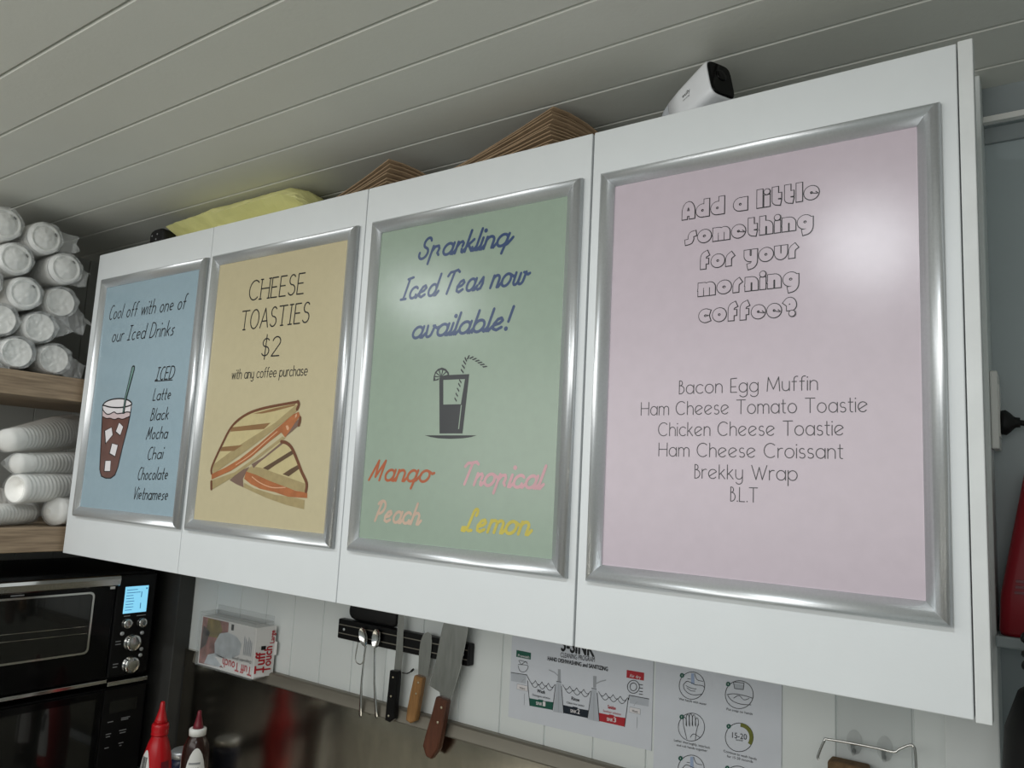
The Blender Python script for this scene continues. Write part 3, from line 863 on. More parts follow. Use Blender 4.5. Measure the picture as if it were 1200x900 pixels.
# ------------------------------------------------------------------ sleeves of cups lying on the upper shelf (local: mouth end at origin, axis runs to -x)
def cup_sleeve(lidded, seed):
    rr = random.Random(seed)
    root = thing('cup_sleeve', 'sleeve', 'cup sleeve', (0, 0, 0), 'plastic wrapped cup sleeves on the upper oak shelf')
    R = 0.0380
    m = MB()
    prof = []
    if lidded:
        # stack of lids then cups behind
        for k in range(9):
            h = -0.012 - k * 0.0095
            prof += [(R * .965, h), (R, h - .002), (R, h - .0045), (R * .955, h - .006)]
        prof += [(R * .90, -0.11), (R * .66, -0.30), (R * .66, -.302), (0, -.302)]
    else:
        prof += [(0, -.004), (R * .80, -.004), (R * .84, -.0015), (R * .86, -.004)]
        for k in range(14):
            h = -0.014 - k * 0.012
            prof += [(R * (.88 + .004 * k), h), (R * (.9 + .004 * k), h - .002), (R * (.88 + .004 * k), h - .005)]
        prof += [(R * .98, -.22), (R * .98, -.30), (0, -.30)]
    m.lathe([(r, -h) for r, h in prof], (0, 0, 0), (-1, 0, 0), 32)
    build('cup_stack', m, M['cup'], root)
    if lidded:
        m = MB()
        lp = [(0, .0), (R * .60, .0), (R * .66, -.0035), (R * .70, -.0045), (R * .74, -.002), (R * .80, .0008), (R * .86, -.0005), (R * .90, -.006), (R * .97, -.008), (R * 1.0, -.011), (R * .97, -.013)]
        m.lathe([(r, -h) for r, h in lp], (0.004, 0, 0), (-1, 0, 0), 36)
        l = build('lid', m, M['lid'], root)
        a = rr.uniform(.9, 1.5)
        c = Vector((0.0052, math.cos(a) * R * .64, math.sin(a) * R * .64))
        m = MB()
        tdir = Vector((0, -math.sin(a), math.cos(a)))
        nd = Vector((0, math.cos(a), math.sin(a)))
        m.loft([[c + Vector((x, 0, 0)) + tdir * .0042 * math.cos(q * PI / 6) + nd * .0018 * math.sin(q * PI / 6) for q in range(12)] for x in (-.004, .0)], smooth=False)
        build('sip_hole', m, M['lid_hole'], l)
    # film: loose tube with a gathered tail at the mouth
    m = MB()
    n = 28
    rings = []
    for i, h in enumerate([0.30, .26, .2, .14, .09, .05, .02, 0.0, -.008]):
        rw = R * 1.025 if h < .12 else R * (1.025 - .25 * (h - .12) / .18)
        if h < -.002:
            rw = R * .93
        ring = []
        for k in range(n):
            a = 2 * PI * k / n
            q = rw * (1 + .02 * noise.noise(Vector((math.cos(a) * 2 + seed * 3, math.sin(a) * 2, h * 30))))
            ring.append((-h, q * math.cos(a), q * math.sin(a)))
        rings.append(ring)
    m.loft(rings, caps=False)
    # front film, puckered
    rings = []
    for j, s in enumerate((.96, .84, .7, .55, .4, .25, .12, .02)):
        ring = []
        for k in range(n):
            a = 2 * PI * k / n
            x = .010 + .003 * (1 - s) + .006 * noise.noise(Vector((math.cos(a) * 5 * s + seed, math.sin(a) * 5 * s, 4.2))) + .003 * math.cos(7 * a + 3 * s) * s
            ring.append((x, R * s * math.cos(a), R * s * math.sin(a)))
        rings.append(ring)
    m.loft(rings, caps=False, smooth=False)
    w = build('plastic_wrap', m, M['clear'], root)
    return root
def film_tail(root, dirn, seed, ln=.05):
    """crumpled loose end of the film sticking out beside the mouth"""
    R = .0395
    m = MB()
    dv = Vector(dirn).normalized()
    n = 14
    side = Vector((1, 0, 0)).cross(dv).normalized()
    rings = []
    for j in range(6):
        s = j / 5
        ring = []
        for k in range(n):
            a = 2 * PI * k / n
            wdt = (.026 - .004 * s) * (1 + .2 * noise.noise(Vector((k * .9 + seed, j * .8, 2))))
            dep = .012 * (1 - .6 * s)
            c = dv * (R * .8 + ln * s) + Vector((-.01 + .008 * s, 0, 0))
            p = c + side * (wdt * math.cos(a)) + Vector((1, 0, 0)) * (dep * math.sin(a)) + dv * (.008 * noise.noise(Vector((k * 1.3, j, seed))) + .009 * math.cos(3 * a) * s)
            p += Vector((1, 0, 0)) * .006 * noise.noise(Vector((k * 2.1, j * 1.7, seed + 9)))
            ring.append(p)
        rings.append(ring)
    m.loft(rings, smooth=False)
    build('film_tail', m, M['clear_tail'], root)
# (y, z, lidded, label, tail)
CUPS = [
 (-.204, .741, 1, 'white lidded cup sleeve at the top left of the cup pile', None),
 (-.118, .732, 1, 'white lidded cup sleeve at the top right of the cup pile under the ceiling', ((0, .95, .05), .04)),
 (-.170, .668, 1, 'white lidded cup sleeve diagonally below the topmost left cup sleeve', None),
 (-.064, .672, 1, 'white lidded cup sleeve at the right edge, second row of the pile from the ceiling', ((0, 1, -.35), .02)),
 (-.144, .592, 1, 'white lidded cup sleeve in the middle of the pile beside the rightmost third row sleeve', None),
 (-.060, .591, 0, 'cup sleeve with plain white base showing at right edge, loose film bunched below it', ((0, .75, -.65), .05)),
 (-.232, .600, 1, 'cup sleeve cut by left picture edge at middle height of the pile', None),
 (-.184, .522, 0, 'plain white base cup sleeve second row above the shelf, at left', None),
 (-.100, .521, 0, 'plain white base cup sleeve second row above the shelf, at right', ((0, .8, .2), .03)),
 (-.144, .4525, 0, 'plain white cup sleeve on the oak shelf, left one of bottom row', ((0, -.6, -.55), .02)),
 (-.058, .4525, 0, 'plain white cup sleeve on the oak shelf, right end of bottom row', ((0, .95, -.35), .035)),
 (-.228, .4525, 0, 'cup sleeve on the oak shelf cut off by left picture edge', None),
]
protoL, protoP = cup_sleeve(True, 1), cup_sleeve(False, 5)
usedL = usedP = False
for i, (y, z, lidded, lab, tail) in enumerate(CUPS):
    if lidded:
        c = protoL if not usedL else copy_tree(protoL)
        usedL = True
    else:
        c = protoP if not usedP else copy_tree(protoP)
        usedP = True
    c['label'] = lab
    c.location = (-.028 + .006 * math.sin(i * 2.3), y, z)
    CUPS[i] = (c, tail, i)
for c, tail, i in CUPS:
    c.rotation_euler = (random.uniform(-.5, .5), random.uniform(-.006, .006), .03 + random.uniform(-.008, .008))
    if tail:
        hold = c.location.copy()
        rx = c.rotation_euler.x
        c.location = (0, 0, 0)
        d = Matrix.Rotation(-rx, 3, 'X') @ Vector(tail[0])
        film_tail(c, d, i * 1.7, tail[1])
        c.location = hold

# ------------------------------------------------------------------ lower shelf: nested cups bagged in film, lying this way and that
def nested_cups(a, b, r0, r1, label, seed):
    """bag of nested paper cups from point a (narrow end) to b (wide end)"""
    a, b = Vector(a), Vector(b)
    root = thing('bagged_cups', label, 'cup bag', a, 'bagged nested cups on the lower oak shelf')
    ax = (b - a)
    L = ax.length
    prof = [(0.0005, 0), (r0 * .55, .0), (r0, L * .02)]
    N = int(L / .013)
    for k in range(N):
        s = .12 + .86 * k / N
        r = r0 + (r1 - r0) * min(1, s * 1.5)
        prof += [(r * .945, L * s), (r * .985, L * s + .002), (r, L * s + .005), (r * .96, L * s + .0075)]
    prof += [(r1 * .93, L), (r1 * .80, L), (r1 * .6, L * .92), (0.0005, L * .9)]
    build('nested_cups', MB().lathe(prof, a, ax, 26), M['cup'], root)
    n = 22
    u = ax.normalized()
    p1 = u.orthogonal().normalized()
    p2 = u.cross(p1)
    rings = []
    for s in (-.12, -.05, 0, .1, .25, .4, .55, .7, .85, 1.0, 1.03):
        r = (r0 + (r1 - r0) * min(1, max(s, 0) * 1.5)) * 1.05
        if s < -.1: r *= .25
        elif s < 0: r *= .7
        if s > 1.01: r *= .85
        ring = []
        for k in range(n):
            t = 2 * PI * k / n
            q = r * (1 + .05 * noise.noise(Vector((math.cos(t) * 2 + seed, math.sin(t) * 2, s * 9))))
            ring.append(a + ax * s + p1 * q * math.cos(t) + p2 * q * math.sin(t))
        rings.append(ring)
    build('plastic_bag', MB().loft(rings, caps=False, smooth=False), M['clear'], root)
    return root
SZ = .058
nested_cups((-.045, -.135, .252), (-.20, .085, .292), .026, .044, 'topmost bag of nested white cups tapering towards the left', 1)
nested_cups((-.040, -.110, .202), (-.16, .150, .210), .023, .031, 'bag of nested white cups lying just under the topmost tapered bag', 2)
nested_cups((-.120, .130, .158), (-.035, -.105, .144), .026, .034, 'bag of nested cups with its open round mouth at left', 3)
nested_cups((-.040, -.010, .0935), (-.17, .195, .096), .032, .036, 'crumpled bag of nested cups right of the open mouthed bag', 4)
nested_cups((-.030, -.175, .0845), (-.12, -.03, .0845), .024, .0250, 'lowest bag of nested cups resting flat on the oak shelf', 5)
nested_cups((-.23, -.25, .1), (-.23, -.01, .100), .034, .040, 'bag of nested cups at the rear left of the lower oak shelf', 6)

# ------------------------------------------------------------------ bench oven
ov = thing('toaster_oven', 'black bench oven with steel trim and lit blue screen, above the microwave', 'oven', (-.18, -.05, -.331))
oy0, oy1, oz0, oz1 = -.30, .246, -.318, -.052
m = MB().box((-.36, oy0, oz0), (-.012, oy1, oz1), bev=.008, seg=3)
build('body', m, M['black_satin'], ov)
for (x, y) in ((-.33, -.27), (-.33, .21), (-.05, -.27), (-.05, .21)):
    build('foot', MB().lathe([(0, 0), (.014, 0), (.016, .012), (.016, .014), (0, .014)], (x, y, -.331), (0, 0, 1), 16), M['black_matt'], ov)
dr = build('door', MB().box((-.012, oy0 + .004, -.305), (0.0, .1385, -.060), bev=.003), M['black_gloss'], ov)
dr['label'] = 'glossy black drop-down oven door'
# window with rounded steel surround
def rrect(y0, y1, z0, z1, r, x, n=6):
    out = []
    for cy, cz, a0 in ((y1 - r, z1 - r, 0), (y0 + r, z1 - r, 90), (y0 + r, z0 + r, 180), (y1 - r, z0 + r, 270)):
        for k in range(n + 1):
            a = math.radians(a0 + 90 * k / n)
            out.append(Vector((x, cy + r * math.cos(a), cz + r * math.sin(a))))
    return out
wy0, wy1, wz0, wz1 = -.265, .083, -.236, -.100
m = MB()
o_, i_ = rrect(wy0 - .0045, wy1 + .0045, wz0 - .0045, wz1 + .0045, .012, .0015), rrect(wy0, wy1, wz0, wz1, .009, .0015)
i2 = rrect(wy0, wy1, wz0, wz1, .009, -.001)
o2_ = rrect(wy0 - .0045, wy1 + .0045, wz0 - .0045, wz1 + .0045, .012, -.001)
m.loft([o2_, o_, i_, i2], smooth=False, caps=False)
build('window_surround', m, M['chrome'], dr)
m = MB().add(rrect(wy0, wy1, wz0, wz1, .009, .0006), [list(range(28))])
build('window_glass', m, M['dark_glass'], dr)
m = MB()
m.tube([(.0009, wy0 + .004, -.172), (.0009, wy1 - .004, -.176)], .0008, 6)
m.tube([(.0009, wy0 + .004, -.188), (.0009, wy1 - .004, -.192)], .0008, 6)
build('oven_rack', m, M['steel'], dr)
m = MB()
hy0, hy1 = oy0 + .005, .127
hp = [(.030, -.055), (.038, -.057), (.040, -.064), (.038, -.078), (.032, -.082), (.028, -.078), (.027, -.06)]
m.loft([[(x, y, z) for x, z in hp] for y in (hy0, hy1)], smooth=False)
m.box((.0, hy1 - .02, -.088), (.031, hy1 - .008, -.066))
m.box((.0, hy0 + .008, -.088), (.031, hy0 + .02, -.066))
build('handle', m, M['chrome'], dr)
build('badge', MB().box((0, -.1, -.0925), (.0006, -.072, -.0895)), M['grey_print'], dr)
build('badge', MB().box((0, -.155, -.0915), (.0006, -.150, -.0885)), M['grey_print'], dr)
build('trim_strip', MB().box((-.006, oy0 + .002, -.317), (.004, .1395, -.3085), bev=.001), M['chrome'], ov)
cp = build('control_panel', MB().box((-.012, .1405, -.306), (.0015, oy1 - .002, -.060), bev=.004), M['black_satin'], ov)
build('panel_trim', MB().box((-.006, .1425, -.326), (.004, oy1, -.3155), bev=.001), M['chrome'], ov)
sc = build('screen', MB().box((.001, .162, -.155), (.0024, .2225, -.090)), M['screen'], cp)
m = MB()
for k, (wl, zz) in enumerate(((.028, -.098), (.036, -.105), (.018, -.112), (.020, -.119), (.022, -.126), (.020, -.133), (.021, -.140), (.018, -.147))):
    m.box((.0024, .166, zz - .0008), (.0027, .166 + wl, zz + .0008))
m.box((.0024, .2045, -.118), (.0027, .2065, -.104))
m.box((.0024, .2045, -.146), (.0027, .2065, -.132))
m.box((.0024, .216, -.099), (.0027, .220, -.095))
build('screen_text', m, M['screen_ink'], sc)
def knob(y, z, r, d):
    m = MB()
    m.lathe([(r * 1.08, 0), (r * 1.08, .002), (r, .003), (r, d), (r * .94, d + .0015), (r * .55, d + .0022), (0, d + .0022)], (.0015, y, z), (1, 0, 0), 28)
    k = build('knob', m, M['chrome'], cp)
    build('pointer', MB().box((.0015 + d + .001, y - .0006, z + r * .55), (.0015 + d + .0032, y + .0006, z + r * .9)), M['grey_print'], k)
knob(.174, -.179, .0115, .010)
knob(.2135, -.181, .0115, .010)
knob(.193, -.227, .0190, .014)
knob(.195, -.281, .0190, .014)
for (y, z) in ((.166, -.203), (.218, -.207), (.221, -.247), (.220, -.262)):
    build('button', MB().lathe([(.0048, 0), (.0048, .002), (.004, .003), (0, .003)], (.0015, y, z), (1, 0, 0), 16), M['silver'], cp)
m = MB()
for y0, y1, z in ((.166, .182, -.1615), (.199, .223, -.1635), (.152, .165, -.221), (.152, .166, -.228), (.152, .165, -.275), (.152, .163, -.282)):
    build('panel_print', MB().box((.0014, y0, z - .0011), (.0018, y1, z + .0011)), M['grey_print'], cp)

# ------------------------------------------------------------------ microwave under it
mw = thing('microwave', 'black microwave with keypad carrying the bench oven', 'microwave', (-.2, -.05, -.56))
build('body', MB().box((-.37, -.34, -.552), (-.010, .248, -.3325), bev=.004), M['black_satin'], mw)
for (x, y) in ((-.34, -.30), (-.34, .21), (-.04, -.30), (-.04, .21)):
    build('foot', MB().lathe([(0, 0), (.012, 0), (.013, .008), (0, .008)], (x, y, -.56), (0, 0, 1), 14), M['black_matt'], mw)
d = build('door', MB().box((-.010, -.338, -.548), (.0, .138, -.335), bev=.002), M['black_gloss'], mw)
build('door_window', MB().add([(.0004, -.28, -.53), (.0004, .120, -.53), (.0004, .120, -.352), (.0004, -.28, -.352)], [[0, 1, 2, 3]]), M['dark_glass'], d)
k = build('keypad_panel', MB().box((-.010, .140, -.548), (.0, .247, -.335), bev=.002), M['black_satin'], mw)
build('display', MB().box((.0, .156, -.392), (.0006, .226, -.364)), M['dark_glass'], k)
m = MB()
for (y0, y1, z) in ((.156, .170, -.412), (.190, .212, -.409), (.190, .208, -.413), (.155, .168, -.440), (.156, .166, -.446), (.188, .206, -.438), (.190, .205, -.444), (.156, .166, -.472), (.190, .202, -.468), (.193, .198, -.474)):
    m.box((.0, y0, z - .0009), (.0005, y1, z + .0009))
build('key_print', m, M['grey_print'], k)

# ------------------------------------------------------------------ sauce bottles on the worktop
def squeeze_bottle(px, y, ztip, body, tipm, capm, label, r, white_cap):
    c = at(px[0], px[1], 1, y)
    z0 = -.56
    root = thing('sauce_bottle', label, 'sauce bottle', (c.x, y, z0), 'sauce squeeze bottles')
    h = ztip - z0
    zs = h - .072 if not white_cap else h - .05
    prof = [(0, 0), (r * .92, 0), (r, .006), (r, .07), (r, zs * .6), (r * .97, zs * .78), (r * .90, zs * .89), (r * .72, zs * .955), (.0165, zs * .99), (.0165, zs), (0, zs)] if white_cap else [(0, 0), (r * .92, 0), (r, .006), (r, .07), (r * .97, zs * .55), (r * .86, zs * .75), (r * .66, zs * .9), (.0165, zs * .985), (.0165, zs), (0, zs)]
    build('bottle', MB().lathe([(a, b + z0) for a, b in prof], (c.x, y, 0), (0, 0, 1), 32), body, root)
    if white_cap:
        cp_ = [(.0, zs), (.0175, zs), (.0178, zs + .012), (.0165, zs + .014), (0, zs + .014)]
        build('cap', MB().lathe([(a, b + z0) for a, b in cp_], (c.x, y, 0), (0, 0, 1), 28), capm, root)
        tp = [(.0, zs + .014), (.0115, zs + .014), (.0095, zs + .02), (.0048, zs + .040), (.0042, h - .002), (.003, h), (0, h)]
    else:
        cp_ = [(0, zs), (.0182, zs), (.0185, zs + .004), (.0175, zs + .006), (.0185, zs + .010), (.0185, zs + .022), (.016, zs + .026), (0, zs + .026)]
        build('cap', MB().lathe([(a, b + z0) for a, b in cp_], (c.x, y, 0), (0, 0, 1), 28), capm, root)
        tp = [(0, zs + .026), (.015, zs + .026), (.0125, zs + .034), (.0062, zs + .056), (.0050, h - .003), (.0035, h), (0, h)]
    build('nozzle', MB().lathe([(a, b + z0) for a, b in tp], (c.x, y, 0), (0, 0, 1), 24), tipm, root)
    return root, c.x, zs, prof
def rad_at(prof, h):
    for (r0, h0), (r1, h1) in zip(prof, prof[1:]):
        if h0 <= h <= h1 and h1 > h0:
            return r0 + (r1 - r0) * (h - h0) / (h1 - h0)
    return prof[-1][0]
def wrap(mb, prof, cx, cy, z0, a0, a1, h0, h1, off, mi, top=None):
    """patch of label following the bottle wall; a = bearing in degrees from -y towards +x"""
    na, nh = 12, 8
    vs, fs = [], []
    for j in range(nh + 1):
        for i in range(na + 1):
            u = i / na
            hi = h1 if top is None else h0 + (h1 - h0) * top(u)
            h = h0 + (hi - h0) * j / nh
            a = math.radians(a0 + (a1 - a0) * u)
            r = rad_at(prof, h) + off
            vs.append((cx + r * math.sin(a), cy - r * math.cos(a), z0 + h))
    for j in range(nh):
        for i in range(na):
            p = j * (na + 1) + i
            fs.append([p, p + 1, p + na + 2, p + na + 1])
    mb.add(vs, fs, mi, True)
arch = lambda u: max(.02, math.sin(PI * min(1, max(0, u)))) ** .3
yk = .15
rt, cx, zs, pf = squeeze_bottle((191, 823), yk, at(191.5, 822, 1, yk).z, M['red_plastic'], M['red_plastic'], M['red_plastic'], 'red ketchup squeeze bottle with pointed nozzle beside the brown sauce bottle', .034, False)
m = MB()
wrap(m, pf, cx, yk, -.56, -38, 38, .03, zs * .84, .0006, 0, arch)
for q in range(9):
    wrap(m, pf, cx, yk, -.56, -14 + q * 3.4, -14 + q * 3.4 + (2.1 if q % 3 else 1.1), .088, .130, .0010, 1)
wrap(m, pf, cx, yk, -.56, 75, 110, .05, .12, .0006, 2)
lb = build('label_print', m, [M['label_white'], M['ink'], M['maroon']], rt)
lb['label'] = 'white arched label with a barcode'
rt, cx, zs, pf = squeeze_bottle((234, 835), yk, at(234, 832.5, 1, yk).z, M['bbq'], M['maroon'], M['white_plastic'], 'dark brown sauce bottle with white cap and maroon nozzle', .0285, True)
m = MB()
wrap(m, pf, cx, yk, -.56, 6, 112, .03, zs * .90, .0006, 0, arch)
wrap(m, pf, cx, yk, -.56, -70, -14, .03, zs * .86, .0006, 0, arch)
for q in range(5):
    wrap(m, pf, cx, yk, -.56, 32 + q * 9, 36 + q * 9, .122, .142, .0010, 1)
    wrap(m, pf, cx, yk, -.56, 30 + q * 9, 37 + q * 9, .108, .113, .0010, 1)
wrap(m, pf, cx, yk, -.56, 30, 78, .148, .152, .0010, 1)
build('label_print', m, [M['label_white'], M['grey_print']], rt)
# low round tub between them
c = at(216, 878, 1, .26)
tb = thing('sauce_tub', 'small navy jar with pale lid between the two sauce bottles', 'jar', (c.x, .26, -.56))
hh = c.z + .56
build('jar', MB().lathe([(0, 0), (.03, 0), (.032, .006), (.032, hh - .03), (.027, hh - .016), (0, hh - .016)], (c.x, .26, -.56), (0, 0, 1), 28), M['blue_cap'], tb)
build('lid', MB().lathe([(0, hh - .016), (.029, hh - .016), (.030, hh - .003), (.027, hh), (0, hh)], (c.x, .26, -.56), (0, 0, 1), 28), M['silver'], tb)

# ------------------------------------------------------------------ glove box in its acrylic holder
gx0, gx1, gz0, gz1, gy0 = .152, .372, -.268, -.140, .278
hd = thing('glove_box_holder', 'clear acrylic wall holder around the white glove carton', 'holder', (.26, Y1, gz0))
m = MB()
tk = .0025
m.box((gx0, Y1 - tk - .001, gz0), (gx1, Y1 - .001, gz1 + .012))
m.box((gx0, gy0 - tk, gz0), (gx1, gy0, gz1))
m.box((gx0, gy0, gz0), (gx1, Y1 - tk, gz0 + tk))
m.box((gx0, gy0, gz0), (gx0 + tk, Y1 - tk, gz1))
m.box((gx0, gy0, gz1 - tk), (gx1, Y1 - tk, gz1))
build('acrylic_shell', m, M['acrylic'], hd)
gb = thing('glove_box', 'white disposable glove carton with red lettering in the clear wall holder', 'glove carton', (.27, .305, gz0 + tk))
bx0, bx1, by0, by1, bz0, bz1 = gx0 + .006, gx1 + .002, gy0 + .0015, Y1 - .006, gz0 + tk, gz1 - .010
cart = build('carton', MB().box((bx0, by0, bz0), (bx1, by1, bz1), bev=.0008), M['box_white'], gb)
# open end flap tilted outwards
fl = [(bx1 + .0005, by0 + .001, bz0 + .004), (bx1 + .0005, by0 + .001, bz1 + .0), (bx1 + .016, by1 - .002, bz1 + .004), (bx1 + .016, by1 - .002, bz0 + .006)]
flp = build('end_flap', MB().prism(fl, (.0012, -.0004, 0)), M['box_white'], gb)
build('tuck_tab', MB().prism([(bx1 + .012, by1 - .004, bz0 + .05), (bx1 + .012, by1 - .004, bz0 + .085), (bx1 + .024, by1 - .002, bz0 + .082), (bx1 + .024, by1 - .002, bz0 + .053)], (0, -.001, 0)), M['box_white'], gb)
m = MB()
W_, H_ = bx1 - bx0, bz1 - bz0
def fp(u, v, l=.0004): return Vector((bx0 + u * W_, by0 - l, bz0 + v * H_))
def fpoly(pts, mi, l=.0004): m.add([fp(u, v, l) for u, v in pts], [list(range(len(pts)))], mi)
fpoly([(.02, .02), (.52, .06), (.50, .98), (.02, .98)], 1, .0003)
fpoly([(.10, .60), (.34, .62), (.40, .80), (.34, .97), (.12, .97)], 2)
fpoly([(.02, .30), (.12, .42), (.18, .70), (.05, .80)], 6)
fpoly([(.30, .30), (.42, .24), (.60, .28), (.74, .40), (.76, .62), (.66, .74), (.50, .78), (.36, .72), (.28, .50)], 3, .0005)
fpoly([(.12, .04), (.40, .05), (.55, .25), (.30, .30), (.18, .24)], 3, .0005)
fpoly([(.30, .24), (.52, .02), (.98, .02), (.98, .30), (.62, .26)], 4, .0006)
for q in range(6):
    fpoly([(.80 + q * .025, .42), (.815 + q * .025, .42), (.815 + q * .025, .78 - .04 * (q % 3)), (.80 + q * .025, .78 - .04 * (q % 3))], 7, .0006)
fpoly([(.555, .84), (.60, .84), (.60, .96), (.555, .96)], 5, .0006)
print_bold(m, 'Tuff Touch', fp(.97, .22, .001), fp(.46, .25, .001), H_ * .17, (0, 0, -1), 0, (0, 0, 0))
print_text(m, 'Disposable gloves', fp(.95, .34, .001), fp(.62, .32, .001), H_ * .055, (0, 0, -1), 5, (0, 0, 0))
art('carton_print', m, [M['p_red'], M['pic_pink'], M['pic_gold'], M['pic_grey'], M['box_white'], M['ink'], M['pic_dark'], M['p_grey']], cart)
m = MB()
fa, fb, fc = Vector(fl[0]), Vector(fl[1]), Vector(fl[3])
fu, fv = (fc - fa), (fb - fa)
nf = fu.cross(fv).normalized()
if nf.x < 0: nf = -nf
on = nf * .0022
def ff(u, v): return fa + fu * u + fv * v + on
print_bold(m, 'Tuff', ff(.50, .08), ff(.50, .50), .022, -fu.normalized(), 0, (0, 0, 0))
print_bold(m, 'Touch', ff(.84, .08), ff(.84, .60), .018, -fu.normalized(), 0, (0, 0, 0))
print_bold(m, 'Large', ff(.92, .66), ff(.92, .92), .010, -fu.normalized(), 0, (0, 0, 0))
m.add([ff(.26, .54), ff(.50, .54), ff(.50, .62), ff(.26, .62)], [[0, 1, 2, 3]], 1)
m.flat = True
build('flap_print', m, [M['p_red'], M['ink']], flp)

# ------------------------------------------------------------------ magnetic knife rack and what hangs on it
ry = .312
kr = thing('knife_rack', 'black magnetic knife rack on the white boarded wall', 'knife rack', (.79, Y1, -.146))
kx0, kx1, kz0, kz1 = .606, .972, -.142, -.100
build('bar', MB().box((kx0, ry, kz0), (kx1, Y1, kz1), bev=.003), M['black_satin'], kr)
for z in (-.112, -.130):
    build('magnet_strip', MB().box((kx0 + .004, ry - .0008, z - .0009), (kx1 - .004, ry + .001, z + .0009)), M['steel_trim'], kr)
for x in (kx0 + .02, kx1 - .015):
    build('screw', MB().lathe([(.003, 0), (.003, .001), (.002, .0016), (0, .0016)], (x, ry, -.121), (0, -1, 0), 12), M['silver'], kr)
# black case lying on top
m = MB()
a0, a1 = .632, .772
m.loft([[(x, .322 + dy * s, -.080 + dz * s) for dy, dz in E(0, 0, .0075, .019, 0, 360, 16)[:-1]] for x, s in ((a0, .55), (a0 + .006, .85), (a0 + .016, 1), (a1 - .01, 1), (a1 - .003, .8), (a1, .5))])
single('storage_case', m, M['black_matt'], 'black rounded case resting along the top of the knife rack', 'case')

yk = ry - .0012
def pz(px, py, y=None): return at(px, py, 1, yk if y is None else y)
def spoon(top, mid, bot, label, seed):
    T, Mi, B = pz(*top), pz(*mid), pz(*bot)
    root = thing('spoon', label, 'spoon', B, 'spoons on the knife rack')
    ax = (T - Mi)
    L = ax.length
    u = ax.normalized()
    w = u.cross(Vector((0, -1, 0))).normalized()
    rings = []
    N = 14
    rows = []
    for i in range(N + 1):
        s = i / N
        hw = .0115 * math.sqrt(max(0, 1 - (2 * s - 1) ** 2)) * (1 + .15 * (s - .5)) + .0006
        row = []
        for j in range(9):
            q = j / 4 - 1
            dep = .005 * (1 - q * q) * math.sin(PI * s)
            row.append(Mi + u * (L * s) + w * hw * q + Vector((0, dep - .0062, 0)))
        rows.append(row)
    m = MB()
    front = [p for r in rows for p in r]
    back = [p + Vector((0, .0009, 0)) for p in front]
    nn = len(front)
    fs = []
    for i in range(N):
        for j in range(8):
            p = i * 9 + j
            fs.append([p, p + 1, p + 10, p + 9])
            fs.append([nn + p + 9, nn + p + 10, nn + p + 1, nn + p])
    m.add(front + back, fs, 0, True)
    build('bowl', m, M['chrome'], root)
    # flat tapering handle
    pts = []
    dv = B - Mi
    Lh = dv.length
    dn = dv.normalized()
    wn = dn.cross(Vector((0, -1, 0))).normalized()
    prof = [(-.004, .0036), (.0, .0032), (.12, .0026), (.5, .0028), (.85, .0042), (.97, .0052), (1.0, .003)]
    m = MB()
    m.loft([[Mi + dn * (Lh * s) + wn * hw * a + Vector((0, b - .004 - .004 * math.sin(PI * max(0, s)), 0)) for a, b in ((-1, 0), (-.6, -.0011), (.6, -.0011), (1, 0), (.6, .0008), (-.6, .0008))] for s, hw in prof])
    build('handle', m, M['chrome'], root)
    return root
spoon((426, 735), (430, 757), (424, 840), 'steel spoon hanging leftmost on the knife rack', 1)
spoon((445, 737), (441, 759), (443, 841), 'thin steel spoon second from left on the knife rack, before the carving knife', 2)
m = MB()
q = spline([pz(424, 752), pz(421, 770), pz(423, 776), pz(428, 777), pz(431, 770), pz(432, 757)], 5)
m.tube([Vector(p) + Vector((0, -.011, 0)) for p in q], .0012, 8)
single('wire_hook', m, M['blade'], 'small looped wire hanging in front of the leftmost spoon', 'wire hook')

def slab_blade(pts, y, th):
    m = MB()
    P = [at(px, py, 1, y) for px, py in pts]
    m.prism([(p.x, y, p.z) for p in P], (0, th, 0))
    return m
def handle_scales(mb, pts, y, th):
    P = [at(px, py, 1, y) for px, py in pts]
    c = sum(P, Vector()) / len(P)
    rings = []
    for s, dy in ((.80, -th), (.97, -th * .72), (1.0, 0), (.97, th * .6), (.8, th * .8)):
        rings.append([Vector((c.x + (p.x - c.x) * s, y + dy, c.z + (p.z - c.z) * (1 - (1 - s) * .35))) for p in P])
    mb.loft(rings, smooth=False)
    return mb
def rivet(px, py, y, r, parent, m=None):
    p = at(px, py, 1, y)
    build('rivet', MB().lathe([(0, .004), (r, .004), (r, -.0003), (r * .7, -.0009), (0, -.0010)], (p.x, y, p.z), (0, 1, 0), 14), m or M['brass'], parent)
# carving knife
oK = lambda x, y: (380 + x / 4.5, 700 + y / 4.5)
kn = thing('carving_knife', 'long narrow knife with black riveted handle on the knife rack', 'knife', pz(*oK(360, 655)))
build('blade', slab_blade([oK(*p) for p in ((368, 385), (376, 300), (386, 160), (393, 60), (402, -10), (420, 60), (418, 160), (414, 300), (404, 392))], yk - .0015, .0016), M['blade'], kn)
hnd = build('handle', handle_scales(MB(), [oK(*p) for p in ((357, 382), (400, 388), (396, 460), (386, 560), (380, 640), (355, 657), (330, 645), (338, 560), (348, 470))], yk - .004, .008), M['black_satin'], kn)
for p in ((362, 422), (351, 522), (338, 625)):
    rivet(*oK(*p), yk - .0125, .0022, hnd)
m = MB()
q = spline([pz(*oK(400, 400)), pz(*oK(425, 404)), pz(*oK(445, 395)), pz(*oK(460, 382))], 5)
m.tube([Vector(p) + Vector((0, .006, 0)) for p in q], [.0009] * 6 + [.0012] * 5 + [.0024] * (len(q) - 11), 8)
single('hook_peg', m, M['black_matt'], 'little black peg behind the black handled knife', 'peg')
